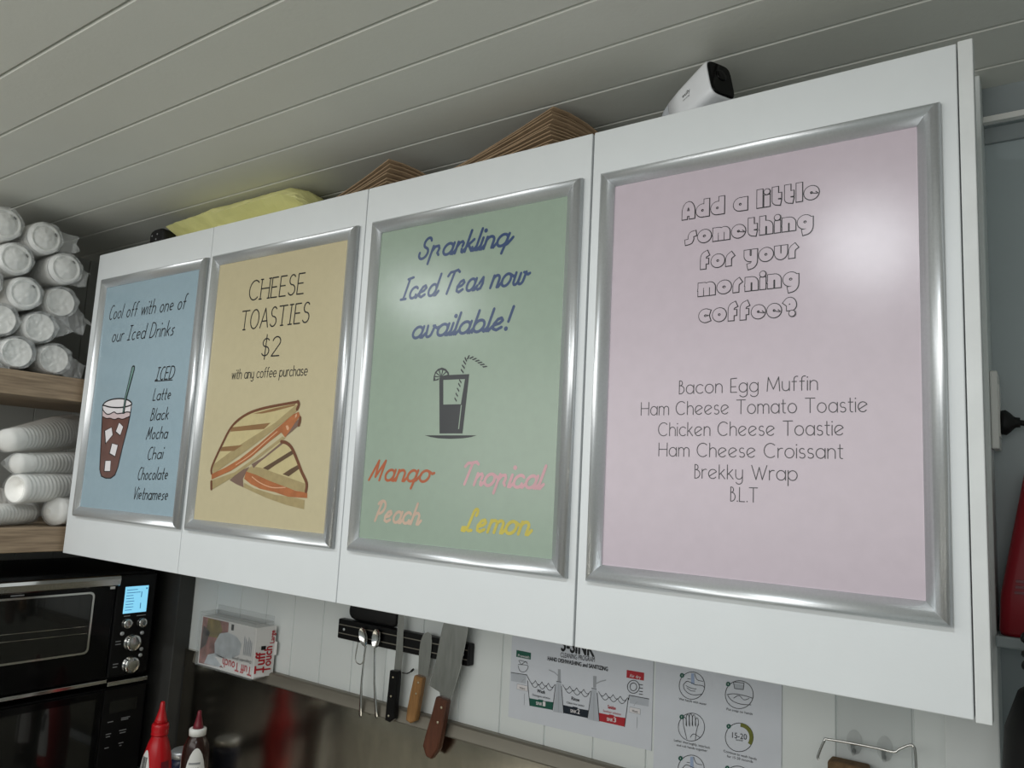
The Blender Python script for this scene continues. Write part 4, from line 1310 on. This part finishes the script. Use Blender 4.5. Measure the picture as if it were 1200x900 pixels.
# spreader
sp = thing('spreader', 'rounded steel spreader with tan wooden handle on the knife rack', 'spreader', pz(*oK(465, 660)))
build('blade', slab_blade([oK(*p) for p in ((495, 408), (497, 350), (500, 290), (508, 230), (522, 195), (545, 183), (562, 195), (568, 230), (562, 300), (552, 370), (545, 420), (520, 425))], yk - .0015, .0012), M['blade'], sp)
hnd = build('handle', handle_scales(MB(), [oK(*p) for p in ((487, 408), (530, 425), (518, 500), (500, 600), (490, 650), (465, 662), (440, 645), (448, 580), (466, 490))], yk - .004, .008), M['wood_tan'], sp)
for p in ((495, 450), (483, 508)):
    rivet(*oK(*p), yk - .0125, .0022, hnd)
# broad scraper / cleaver
cl = thing('cleaver', 'broad steel cleaver with reddish brown wooden handle at the rack right end', 'cleaver', pz(*oK(570, 850)))
build('blade', slab_blade([oK(*p) for p in ((553, 465), (590, 330), (612, 205), (640, 90), (640, 20), (770, 20), (758, 110), (752, 190), (718, 370), (665, 545), (610, 520), (608, 500))], yk - .009, .0022), M['blade'], cl)
hnd = build('handle', handle_scales(MB(), [oK(*p) for p in ((603, 520), (662, 542), (645, 640), (625, 740), (612, 800), (575, 850), (548, 835), (530, 780), (545, 720), (575, 620))], yk - .011, .009), M['wood_dark'], cl)
for p in ((617, 582), (597, 660)):
    rivet(*oK(*p), yk - .0205, .0026, hnd)

# ------------------------------------------------------------------ laminated notices on the wall
PW = Y1 - .0022
ps = thing('sink_poster', 'white three sink dishwashing notice on the wall under the cupboards', 'poster', (1.2, Y1, -.21))
def sheet_from(pxs, z_top):
    bl, br = at(*pxs[0], 1, PW), at(*pxs[1], 1, PW)
    return [(bl.x, PW, bl.z), (br.x, PW, br.z), (br.x, PW, z_top), (bl.x, PW, z_top)]
sh = build('sheet', MB().prism(sheet_from(((595.5, 840), (763, 880)), .06), (0, .0018, 0)), M['white_paper'], ps)
m = MB()
g = lambda x, y: (560 + x / 5, 720 + y / 5)
def G(l, mi, lift=.0003): poly_px(m, [g(*p) for p in l], mi, lift, PW)
def GL(l, th, mi, lift=.0005, sm=False): line_px(m, [g(*p) for p in l], th, mi, lift, PW, sm)
def GT(s, a, b, h, mi, lift=.0006):
    A, B = at(*g(*a), 1, PW), at(*g(*b), 1, PW)
    (print_bold if s in ('3-SINK', 'HAND DISHWASHING and SANITIZING', 'SINK', '1', '2', '3', 'Wash', 'Rinse', 'Sanitise') else print_text)(m, s, A, B, h, (0, 0, 1), mi, (0, -lift, 0))
G([(227, 208), (312, 225), (310, 265), (225, 248)], 1)
GT('Prewash', (236, 246), (302, 258), .0045, 4)
GT('3-SINK', (490, 212), (682, 247), .024, 0)
GT('CLEANING PROGRAM', (485, 250), (685, 279), .0085, 0)
GT('HAND DISHWASHING and SANITIZING', (410, 268), (762, 332), .0068, 0)
G([(195, 342), (285, 356), (280, 405), (195, 390)], 6)
GL([(195, 340), (287, 354), (300, 382)], .0011, 0)
GL([(237, 300), (245, 328), (265, 337), (285, 328), (293, 300), (237, 293)], .0009, 0, .0005, True)
GL([(240, 270), (255, 295), (280, 275), (292, 290)], .0009, 0)
GL([(245, 268), (290, 280)], .0009, 0)
def waves(x0, y0, x1, y1, n, amp):
    pts = []
    for i in range(n):
        for s in range(6):
            t = (i + s / 6) / n
            pts.append((x0 + (x1 - x0) * t, y0 + (y1 - y0) * t + amp * abs(math.sin(PI * s / 6))))
    GL(pts + [(x1, y1)], .0009, 0)
def basin(l0, l1, r0, r1, ft, col, num, w1, w2, tc):
    G([(l1[0] + (l0[0] - l1[0]) * .33, ft[0]), ((l1[0] + r1[0]) / 2 - 18, ft[0] + (ft[1] - ft[0]) * .4), ((l1[0] + r1[0]) / 2 - 16, ft[0] + (ft[1] - ft[0]) * .28), ((l1[0] + r1[0]) / 2 + 12, ft[0] + (ft[1] - ft[0]) * .48), ((l1[0] + r1[0]) / 2 + 12, ft[0] + (ft[1] - ft[0]) * .66), (r1[0] + (r0[0] - r1[0]) * .33, ft[1]), r1, l1], col)
    GL([l0, l1], .001, 0)
    GL([r0, r1], .001, 0)
    waves(l0[0] + 8, l0[1] - 8, r0[0] - 4, r0[1] - 2, 4, 22)
    waves(l0[0] + 20, l0[1] + 12, r0[0] - 14, r0[1] + 14, 3, 24)
    cx = (l1[0] + r1[0]) / 2
    cy = (l1[1] + r1[1]) / 2
    GT('SINK', (cx - 30, cy - 20), (cx + 6, cy - 13), .0052, 4)
    GT(num, (cx + 10, cy - 12), (cx + 24, cy - 9), .0075, 4)
    GT(w1, (cx - 24, cy - 92), (cx + 22, cy - 82), .0056, tc)
    GT(w2, (cx - 52, cy - 72), (cx + 52, cy - 50), .0036, tc)
basin((292, 388), (305, 535), (456, 412), (438, 560), (490, 515), 1, '1', 'Wash', 'Detergent solution', 0)
basin((490, 420), (503, 578), (666, 450), (643, 607), (530, 562), 3, '2', 'Rinse', 'Clean hot water', 0)
basin((700, 460), (712, 625), (882, 490), (860, 658), (576, 607), 2, '3', 'Sanitise', 'Sanitiser solution', 2)
for pts, fau, spt in (([(462, 392), (488, 396), (503, 580), (442, 570)], [(470, 320), (485, 322), (486, 392), (468, 390)], [(418, 325), (450, 340), (472, 360)]),
                      ([(668, 432), (695, 436), (712, 630), (645, 615)], [(676, 360), (696, 362), (692, 430), (676, 428)], [(694, 405), (720, 392), (750, 385)])):
    G(pts, 6)
    G(fau, 5, .0004)
    GL(spt, .0016, 5)
    GL([pts[0], pts[1]], .001, 0)
    GL([((pts[0][0] + pts[1][0]) / 2, pts[0][1] + 20), ((pts[2][0] + pts[3][0]) / 2, pts[2][1] - 10)], .0007, 5)
G([(873, 325), (975, 342), (973, 388), (871, 370)], 2)
GT('Air dry', (890, 366), (955, 378), .0052, 4)
for r in (35, 20):
    GL([(912 + r * math.cos(a * PI / 10), 424 + (r + 3) * math.sin(a * PI / 10)) for a in range(21)], .0011, 0)
for yy in (410, 430, 450, 466):
    GL([(946, yy), (966, yy + 3)], .0012, 0)
G([(888, 476), (1003, 497), (1000, 540), (890, 520)], 6)
GL([(884, 500), (887, 473), (1003, 495)], .0011, 0)
for bx, by in ((230, 405), (890, 540)):
    G([(bx, by), (bx + 64, by + 14), (bx + 62, by + 47), (bx - 2, by + 33)], 5, .0004)
    G([(bx + 2, by + 3), (bx + 62, by + 16), (bx + 60, by + 44), (bx, by + 31)], 4, .0005)
    GT('Waste', (bx + 14, by + 29), (bx + 48, by + 36), .0036, 0, .0008)
    GL([(bx + 26, by - 5), (bx + 34, by - 20), (bx + 46, by - 28)], .0007, 5)
    GL([(bx + 44, by + 60), (bx + 42, by + 125)], .0007, 5)
art('notice_print', m, [M['ink'], M['p_green'], M['p_red'], M['p_navy'], M['ink_white'], M['p_grey'], M['p_lgrey']], sh)

hw = thing('hand_washing_poster', 'white hand washing notice with round pictures, right of the sink notice', 'poster', (1.45, Y1, -.33))
b0, b1 = at(768, 800, 1, PW), at(916, 820, 1, PW)
sh = build('sheet', MB().prism([(b0.x, PW, -.34), (b1.x, PW, -.34), (b1.x, PW, .06), (b0.x, PW, .06)], (0, .0018, 0)), M['white_paper'], hw)
m = MB()
g = lambda x, y: (760 + x / 5, 760 + y / 5)
def ring(cx, cy, rx, ry_, th, mi): GL([(cx + rx * math.cos(a * PI / 14), cy + ry_ * math.sin(a * PI / 14)) for a in range(29)], th, mi)
CC = [(255, 217, 75, 80, 197, 157), (532, 270, 82, 82, 467, 208), (252, 460, 77, 82, 195, 400), (532, 520, 82, 84, 470, 455), (250, 706, 77, 82, 188, 643), (520, 770, 80, 82, 462, 700)]
for cx, cy, rx, ry_, dx, dy in CC:
    ring(cx, cy, rx, ry_, .0009, 0)
    G([(dx + 13 * math.cos(a * PI / 8), dy + 14 * math.sin(a * PI / 8)) for a in range(16)], 1, .0007)
    G([(dx - 1, dy - 5), (dx + 1.5, dy - 5), (dx + 1.5, dy + 5), (dx - 1, dy + 5)], 3, .0009)
# wet hands
for cx, cy in ((255, 217), (250, 706)):
    G([(cx - 5, cy - 72), (cx + 12, cy - 72), (cx + 14, cy - 10), (cx - 6, cy - 10)], 4, .0004)
    GL([(cx - 50, cy - 5), (cx - 30, cy - 25), (cx, cy - 15), (cx + 20, cy - 5), (cx + 60, cy), (cx + 72, cy + 10)], .0009, 0, .0006, True)
    GL([(cx - 50, cy - 5), (cx - 45, cy + 20), (cx - 20, cy + 45), (cx + 15, cy + 55), (cx + 60, cy + 50)], .0009, 0, .0006, True)
    GL([(cx - 35, cy), (cx - 5, cy + 15), (cx + 25, cy + 20)], .0008, 0, .0006, True)
    GL([(cx - 30, cy + 12), (cx - 5, cy + 30), (cx + 20, cy + 32)], .0008, 0, .0006, True)
    GL([(cx + 15, cy - 70), (cx + 30, cy - 35), (cx + 65, cy - 25)], .0008, 0, .0006, True)
    GL([(cx - 25, cy - 40), (cx - 8, cy - 38)], .0008, 0)
# soap
G([(498, 205), (560, 213), (553, 242), (508, 236)], 5, .0004)
GL([(498, 195), (560, 203), (556, 240), (505, 234), (498, 195)], .0009, 0)
GL([(460, 270), (500, 265), (560, 275), (608, 290)], .0009, 0, .0006, True)
GL([(465, 275), (490, 305), (540, 325), (600, 330)], .0009, 0, .0006, True)
GL([(500, 290), (530, 275), (560, 300), (590, 292)], .0008, 0, .0006, True)
# lather: open hand
for q in range(5):
    x = 212 + q * 18
    tp = (400, 385, 382, 388, 405)[q]
    GL([(x - 6, 455), (x - 8, tp + 15), (x, tp), (x + 8, tp + 15), (x + 8, 450)], .0008, 0, .0006, True)
GL([(206, 452), (215, 490), (225, 530)], .0008, 0, .0006, True)
GL([(292, 440), (280, 490), (275, 535)], .0008, 0, .0006, True)
GL([(245, 520), (265, 500), (300, 520)], .0008, 0, .0006, True)
# timer
arc = [(532 + 82 * math.cos(math.radians(a)), 520 + 84 * math.sin(math.radians(a))) for a in range(-84, 42, 9)]
arc2 = [(532 + 60 * math.cos(math.radians(a)), 520 + 62 * math.sin(math.radians(a))) for a in range(-84, 42, 9)]
for i in range(len(arc) - 1):
    G([arc[i], arc[i + 1], arc2[i + 1], arc2[i]], 2, .0006)
GT('15-20', (490, 522), (576, 534), .0082, 0)
GT('Seconds', (512, 538), (552, 544), .0028, 0)
for s, a, b in (('Wet hands with water', (178, 300), (340, 333)), ('Put soap on hands', (458, 360), (610, 390)), ('Lather thoroughly, interlock', (150, 542), (362, 588)), ('and rub hands together', (165, 570), (345, 606)),
                ('Continue to wash hands', (440, 606), (634, 655)), ('for 15-20 seconds', (460, 636), (612, 670))):
    GT(s, a, b, .0036, 0)
xm = at(*g(392, 400), 1, PW).x
zr = [at(*g(255, 352), 1, PW).z, at(*g(255, 612), 1, PW).z]
zr2 = [at(*g(532, 405), 1, PW).z, at(*g(532, 672), 1, PW).z]
cells = {}
for f, mi in zip(m.f, m.m):
    c = sum((m.v[i] for i in f), Vector()) / len(f)
    col = int(c.x > xm)
    row = sum(c.z < z for z in (zr2 if col else zr))
    q = cells.setdefault((col, row), MB())
    q.add([m.v[i] for i in f], [list(range(len(f)))], mi)
for q in cells.values():
    art('picture_print', q, [M['ink'], M['p_green'], M['p_olive'], M['ink_white'], M['p_blue'], M['p_lgrey']], sh)

# ------------------------------------------------------------------ clear adhesive hook plate and the wire sponge rack hung from it
pl0, pl1 = at(978, 818, 1, PW), at(1068, 836, 1, PW)
hp_ = thing('adhesive_hook_plate', 'clear adhesive plate with two plastic hooks under the cupboards', 'hook plate', ((pl0.x + pl1.x) / 2, Y1, -.17))
build('plate', MB().box((pl0.x, Y1 - .0025, -.170), (pl1.x, Y1 - .0003, -.052), bev=.001), M['acrylic'], hp_)
for x in (1.664, 1.704):
    m = MB()
    m.loft([[(x + a * 1.0, Y1 - .0025 - d, -.132 + b) for a, b in E(0, 0, .0105 * s, .017 * s, 0, 360, 18)[:-1]] for s, d in ((1, 0), (1, .003), (.9, .0045))], smooth=False)
    m.tube([(x, Y1 - .006, -.142), (x, Y1 - .012, -.146), (x, Y1 - .015, -.140), (x, Y1 - .015, -.132)], .0028, 8)
    build('hook', m, M['acrylic'], hp_)
fy = .288
q = [at(960, 890, 1, fy), at(958.5, 886, 1, fy), at(966, 868, 1, fy), at(972, 866.5, 1, fy), at(1020, 875, 1, fy), at(1047, 881, 1, fy), at(1054, 878, 1, fy), at(1066, 873, 1, fy), at(1071, 875, 1, fy), at(1073, 885, 1, fy), at(1075, 925, 1, fy)]
wr = thing('wire_sponge_rack', 'chrome wire sponge rack hanging below the clear adhesive hooks', 'wire rack', (1.69, Y1, -.25))
m = MB()
m.tube(spline([tuple(p) for p in q], 4), .0018, 8)
build('front_wire', m, M['chrome'], wr)
m = MB()
L_, R_ = q[0].x, q[-1].x
m.tube([(L_, fy, -.168), (L_ + .002, fy, -.235), (L_ + .012, fy, -.240), (R_ - .012, fy, -.240), (R_ - .002, fy, -.235), (R_, fy, -.200)], .0018, 8)
for x in (L_ + .006, L_ + .04, L_ + .075, R_ - .006):
    m.tube([(x, fy, -.2395), (x, Y1 - .006, -.2395), (x, Y1 - .006, -.205)], .0015, 8)
m.tube([(L_, Y1 - .006, -.205), (R_, Y1 - .006, -.205)], .0016, 8)
build('basket_wires', m, M['chrome'], wr)
spz = at(975, 890, 1, .298).z
m = MB().box((L_ + .010, fy + .003, -.2375), (L_ + .062, Y1 - .010, spz), bev=.004, seg=3)
for v in m.v:
    v += Vector((1, 0, 1)) * .0012 * noise.noise(v * 90)
single('sponge', m, M['sponge'], 'brown scouring sponge standing in the wire rack', 'sponge')

# ------------------------------------------------------------------ on top of the cupboards
# yellow wrapped pack
def yellow_pack():
    m = MB()
    x0, x1 = .203, .735
    N, K = 60, 22
    rings = []
    for i in range(N + 1):
        s = i / N
        x = x0 + (x1 - x0) * s
        # height of the roof line and of the front ridge, and depth of the pack
        top = [(0, .055), (.05, .064), (.14, .073), (.3, .081), (.80, .083), (.87, .070), (1, .012)]
        frt = [(0, .054), (.05, .056), (.30, .053), (.34, .058), (.40, .050), (.70, .052), (.80, .056), (.88, .044), (1, .006)]
        dep = [(0, .09), (.1, .13), (.3, .17), (.8, .17), (1, .06)]
        def lerp(t):
            for (a, b), (c, d) in zip(t, t[1:]):
                if a <= s <= c:
                    return b + (d - b) * (s - a) / (c - a)
            return t[-1][1]
        hT, hF, D = lerp(top), lerp(frt), lerp(dep)
        yf = .030 + .010 * abs(2 * s - 1) ** 3
        sec = [(yf + .060, 0), (yf + .054, hF * .30), (yf + .036, hF * .70), (yf, hF), (yf + .012, hF + (hT - hF) * .45), (yf + .028, hF + (hT - hF) * .85), (yf + .042, hT), (yf + D * .6, hT * .97), (yf + D * .9, hT * .7), (yf + D, hT * .3), (yf + D * .95, 0)]
        q = []
        for (a, b), (c_, d_) in zip(sec, sec[1:]):
            q += [(a, b), ((a + c_) / 2, (b + d_) / 2)]
        q.append(sec[-1])
        ring = []
        for y, z in q:
            n1 = noise.noise(Vector((x * 14, y * 20, z * 30)))
            n2 = abs(noise.noise(Vector((x * 34 + z * 60, y * 20, 3))))
            n3 = abs(noise.noise(Vector((x * 20 - z * 90, y * 10, 7))))
            ring.append(Vector((x + .004 * n1, y + .004 * n1 + .007 * n3 * min(1, z / .02), .7205 + min(.0865, max(0, z + (.002 * n1 - .0022 * n2 if z > .004 else 0))))))
        rings.append(ring)
    m.loft(rings, smooth=False)
    return m
single('yellow_pack', yellow_pack(), M['yellow'], 'pale yellow soft wrapped pack lying on top of the cupboard', 'wrapped pack')

# small black device at its left
m = MB()
c = at(188, 276, 1, .05)
m.loft([[(c.x + .030 * a * s, .040 + d, .7475 + .0265 * b * s) for a, b in [(math.copysign(abs(math.cos(t)) ** .5, math.cos(t)), math.copysign(abs(math.sin(t)) ** .5, math.sin(t))) for t in [2 * PI * k / 24 for k in range(24)]]] for s, d in ((.86, 0), (1, .004), (1, .030), (.9, .034))])
dv = thing('black_device', 'small black rounded device on the cupboard left of the yellow pack', 'device', (c.x, .05, .7205))
build('housing', m, M['black_matt'], dv)
m = MB()
for dx, dz in ((-.018, .006), (.004, .008), (.000, -.004)):
    m.lathe([(.0022, 0), (.0022, .0008), (0, .001)], (c.x + dx, .040, .752 + dz), (0, -1, 0), 12)
build('indicator', m, M['grey_print'], dv)
m = MB()
m.tube(spline([(c.x + .024, .055, .730), (c.x + .034, .05, .7245), (c.x + .05, .052, .7235), (c.x + .07, .06, .7235)], 4), .0028, 8)
build('cable', m, M['black_matt'], dv)

# stacks of flat brown paper bags
def bag_stack(n, x0, x1, y0, zl, zr, pitch_l, pitch_r, w, rot, label, group, seed):
    rr = random.Random(seed)
    base = Vector(((x0 + x1) / 2, y0 + w / 2, .72))
    for k in range(n):
        # outline of one folded bag, front edge towards the room
        L = x1 - x0
        jx, jy = rr.uniform(-.004, .004), rr.uniform(-.0025, .0025)
        N = 14
        m = MB()
        rows = []
        for i in range(N + 1):
            s = i / N
            row = []
            for j in range(5):
                t = j / 4
                x = x0 + L * s + jx - t * w * math.tan(rot) * 0
                y = y0 + jy + w * t + (1 - s) * .0
                # corner turned: shear the sheet so the near right corner points at the room
                xx = x + t * w * .55
                yy = y + (1 - s) * L * .16
                z = zl + pitch_l * k + (zr + pitch_r * k - zl - pitch_l * k) * (s ** 1.25)
                z -= (.004 + .0022 * k) * (t ** 2) * 1.6 * s
                z += .0008 * noise.noise(Vector((x * 20, y * 20, seed)))
                row.append(Vector((xx, yy, z)))
            rows.append(row)
        thk = min(pitch_l, pitch_r) * .62
        top = [p + Vector((0, 0, thk)) for r in rows for p in r]
        bot = [p for r in rows for p in r]
        nn = len(top)
        fs = []
        for i in range(N):
            for j in range(4):
                p = i * 5 + j
                fs.append([p, p + 1, p + 6, p + 5])
                fs.append([nn + p + 5, nn + p + 6, nn + p + 1, nn + p])
        rim = [i * 5 for i in range(N + 1)] + [N * 5 + j for j in range(1, 5)] + [i * 5 + 4 for i in range(N - 1, -1, -1)] + [j for j in range(3, 0, -1)]
        for a, b in zip(rim, rim[1:] + rim[:1]):
            fs.append([a, b, nn + b, nn + a])
        m.add(top + bot, fs, 0, False)
        for v in m.v:
            v.z = max(.7203 + .0006 * k, v.z)
        lab = label
        single('paper_bag', m, M['kraft'], lab, 'paper bag', group)
bag_stack(8, .735, .935, .035, .722, .726, .0034, .0084, .10, 0, 'flat brown paper bag in the low stack right of the yellow pack', 'brown paper bags in the low stack', 3)
bag_stack(12, 1.035, 1.285, .033, .722, .724, .0030, .0068, .11, 0, 'flat brown paper bag in the tall stack left of the white camera', 'brown paper bags in the tall stack', 4)

# white bullet security camera
sc_ = thing('security_camera', 'white bullet security camera with black face on top of the cupboard', 'camera', (1.53, .07, .7205))
fc_ = Vector((1.5545, .040, .7735))
axv = Vector((-.86, .42, -.24)).normalized()           # from the face back to the tail
uu = axv.cross(Vector((0, 0, 1))).normalized()
vv = uu.cross(axv).normalized()
def srect(c, a, b, pw=.42, n=32):
    return [c + uu * (a * math.copysign(abs(math.cos(2 * PI * k / n)) ** pw, math.cos(2 * PI * k / n))) + vv * (b * math.copysign(abs(math.sin(2 * PI * k / n)) ** pw, math.sin(2 * PI * k / n))) for k in range(n)]
m = MB().loft([srect(fc_ + axv * t, a, b) for t, a, b in ((.0, .0225, .0285), (.003, .0235, .0295), (.02, .0232, .0290), (.06, .0215, .0268), (.085, .0195, .0240))])
body = build('body', m, M['cam_white'], sc_)
m = MB().loft([srect(fc_ + axv * t, a, b) for t, a, b in ((.0855, .0194, .0238), (.100, .017, .0205), (.112, .0125, .015), (.117, .006, .008))])
build('tail_cap', m, M['cam_grey'], sc_)
m = MB().loft([srect(fc_ - axv * t, a, b) for t, a, b in ((-.001, .0215, .0275), (.0012, .0212, .0272), (.0028, .019, .025))])
fcm = build('face', m, M['black_gloss'], sc_)
build('lens', MB().lathe([(.009, 0), (.009, .001), (.007, .0016), (0, .0010)], fc_ - axv * .0028 + vv * .006, -axv, 20), M['black_gloss'], fcm)
# maker's lettering on the flank that faces the room
m = MB()
rd = -axv                                             # reading direction, tail to face
flank = fc_ + axv * .052 - uu * .0216
nrm_ = -uu
st = flank + nrm_ * .0012 + vv * .002
print_text(m, 'eufy', st, st + rd * .016, .0052, vv, 0, (0, 0, 0))
print_text(m, 'security', st - vv * .0055, st - vv * .0055 + rd * .014, .0022, vv, 0, (0, 0, 0))
m.flat = True
build('maker_print', m, M['ink'], body)
# foot it stands on
m = MB()
p0 = fc_ + axv * .045 - vv * .025
m.tube([(p0.x, p0.y, p0.z + .004), (p0.x, p0.y, .7255)], .006, 12)
m.lathe([(0, 0), (.020, 0), (.020, .003), (.008, .006), (0, .006)], (p0.x, p0.y, .7205), (0, 0, 1), 24)
build('foot', m, M['cam_white'], sc_)

# ------------------------------------------------------------------ right of the cupboards
pl = thing('wall_outlet', 'white power outlet plate beside the cupboard end', 'outlet', (1.846, .295, .29))
build('plate', MB().box((1.8462, .268, .288), (1.8552, .324, .392), bev=.002), M['white_plastic'], pl)
build('socket_face', MB().box((1.8550, .278, .305), (1.8562, .314, .375), bev=.0005), M['white_plastic'], pl)
m = MB()
ppl = thing('power_plug', 'black power plug in the white outlet with its cord trailing right', 'plug', (1.8562, .296, .325))
m.loft([[(x, .296 + a, .325 + b) for a, b in E(0, 0, r1, r2, 0, 360, 18)[:-1]] for x, r1, r2 in ((1.8564, .014, .016), (1.862, .015, .017), (1.867, .012, .013), (1.871, .0075, .0085), (1.873, .0065, .007), (1.878, .006, .0065))])
build('plug_body', m, M['black_matt'], ppl)
m = MB()
m.tube(spline([(1.876, .296, .325), (1.89, .294, .324), (1.91, .288, .33), (1.95, .285, .345), (2.02, .29, .38), (2.10, .31, .40)], 6), .0038, 10)
build('cord', m, M['black_matt'], ppl)

# dark red container leaning on the wall
m = MB()
def rr4(cx, cy, hx, hy, z, r=.012, n=4):
    out = []
    for sx, sy, a0 in ((1, 1, 0), (-1, 1, 90), (-1, -1, 180), (1, -1, 270)):
        for k in range(n + 1):
            a = math.radians(a0 + 90 * k / n)
            out.append(Vector((cx + sx * (hx - r) + r * math.cos(a), cy + sy * (hy - r) + r * math.sin(a), z)))
    return out
x_lo = at(1171, 735, 1, .25).x
x_hi = at(1199, 570, 1, .25).x
zb, zt = .055, .255
rc = thing('red_container', 'dark red tapered plastic container at the right picture edge', 'container', (x_lo + .08, .28, zb))
build('shell', MB().loft([rr4(x_lo + .085, .275, .083, .038, zb), rr4(x_lo + .0845, .275, .0845, .040, zb + .006), rr4(x_lo + .086, .275, .083, .040, zb + .05), rr4(x_hi + .065, .28, .064, .034, zt), rr4(x_hi + .066, .28, .058, .03, zt + .008)]), M['red_case'], rc)
m = MB()
for k in range(3):
    z = zb + .052 + k * .007
    m.box((x_lo + .018 + .001 * k, .2335, z), (x_lo + .06, .2365, z + .003))
build('vent_ribs', m, M['maroon'], rc)
m = MB().box((1.846, .232, zb - .014), (2.12, Y1, zb - .0005), bev=.002)
single('small_ledge', m, M['bay'], 'narrow grey ledge under the dark red container', 'ledge')

# black bundle of cable over a black bag
bb = thing('black_bag', 'black soft bag under coiled cable at the lower right corner', 'bag', (1.95, .1, -.56))
m = MB()
rings = []
for z, s in ((-.56, .8), (-.50, .97), (-.35, 1.0), (-.2, .97), (-.10, .97), (-.03, .92), (.010, .78), (.030, .5)):
    ring = []
    for k in range(26):
        a = 2 * PI * k / 26
        q = s * (1 + .07 * noise.noise(Vector((math.cos(a) * 1.6, math.sin(a) * 1.6, z * 9))))
        ring.append(Vector((1.952 + .102 * q * math.cos(a), .14 + .09 * q * math.sin(a), z)))
    rings.append(ring)
m.loft(rings)
build('bag', m, M['black_matt'], bb)
cc_ = thing('coiled_cable', 'coiled black cable lying on the black bag', 'cable', (1.95, .12, .0))
m = MB()
pts = []
for i in range(90):
    a = i / 90 * 2 * PI * 3.6
    pts.append(Vector((1.947 + .068 * math.cos(a), .13 + .055 * math.sin(a), 0.040 + i / 90 * .032 + .006 * math.sin(a * 1.3))))
m.tube(pts, .0042, 8)
build('coil', m, M['black_satin'], cc_)
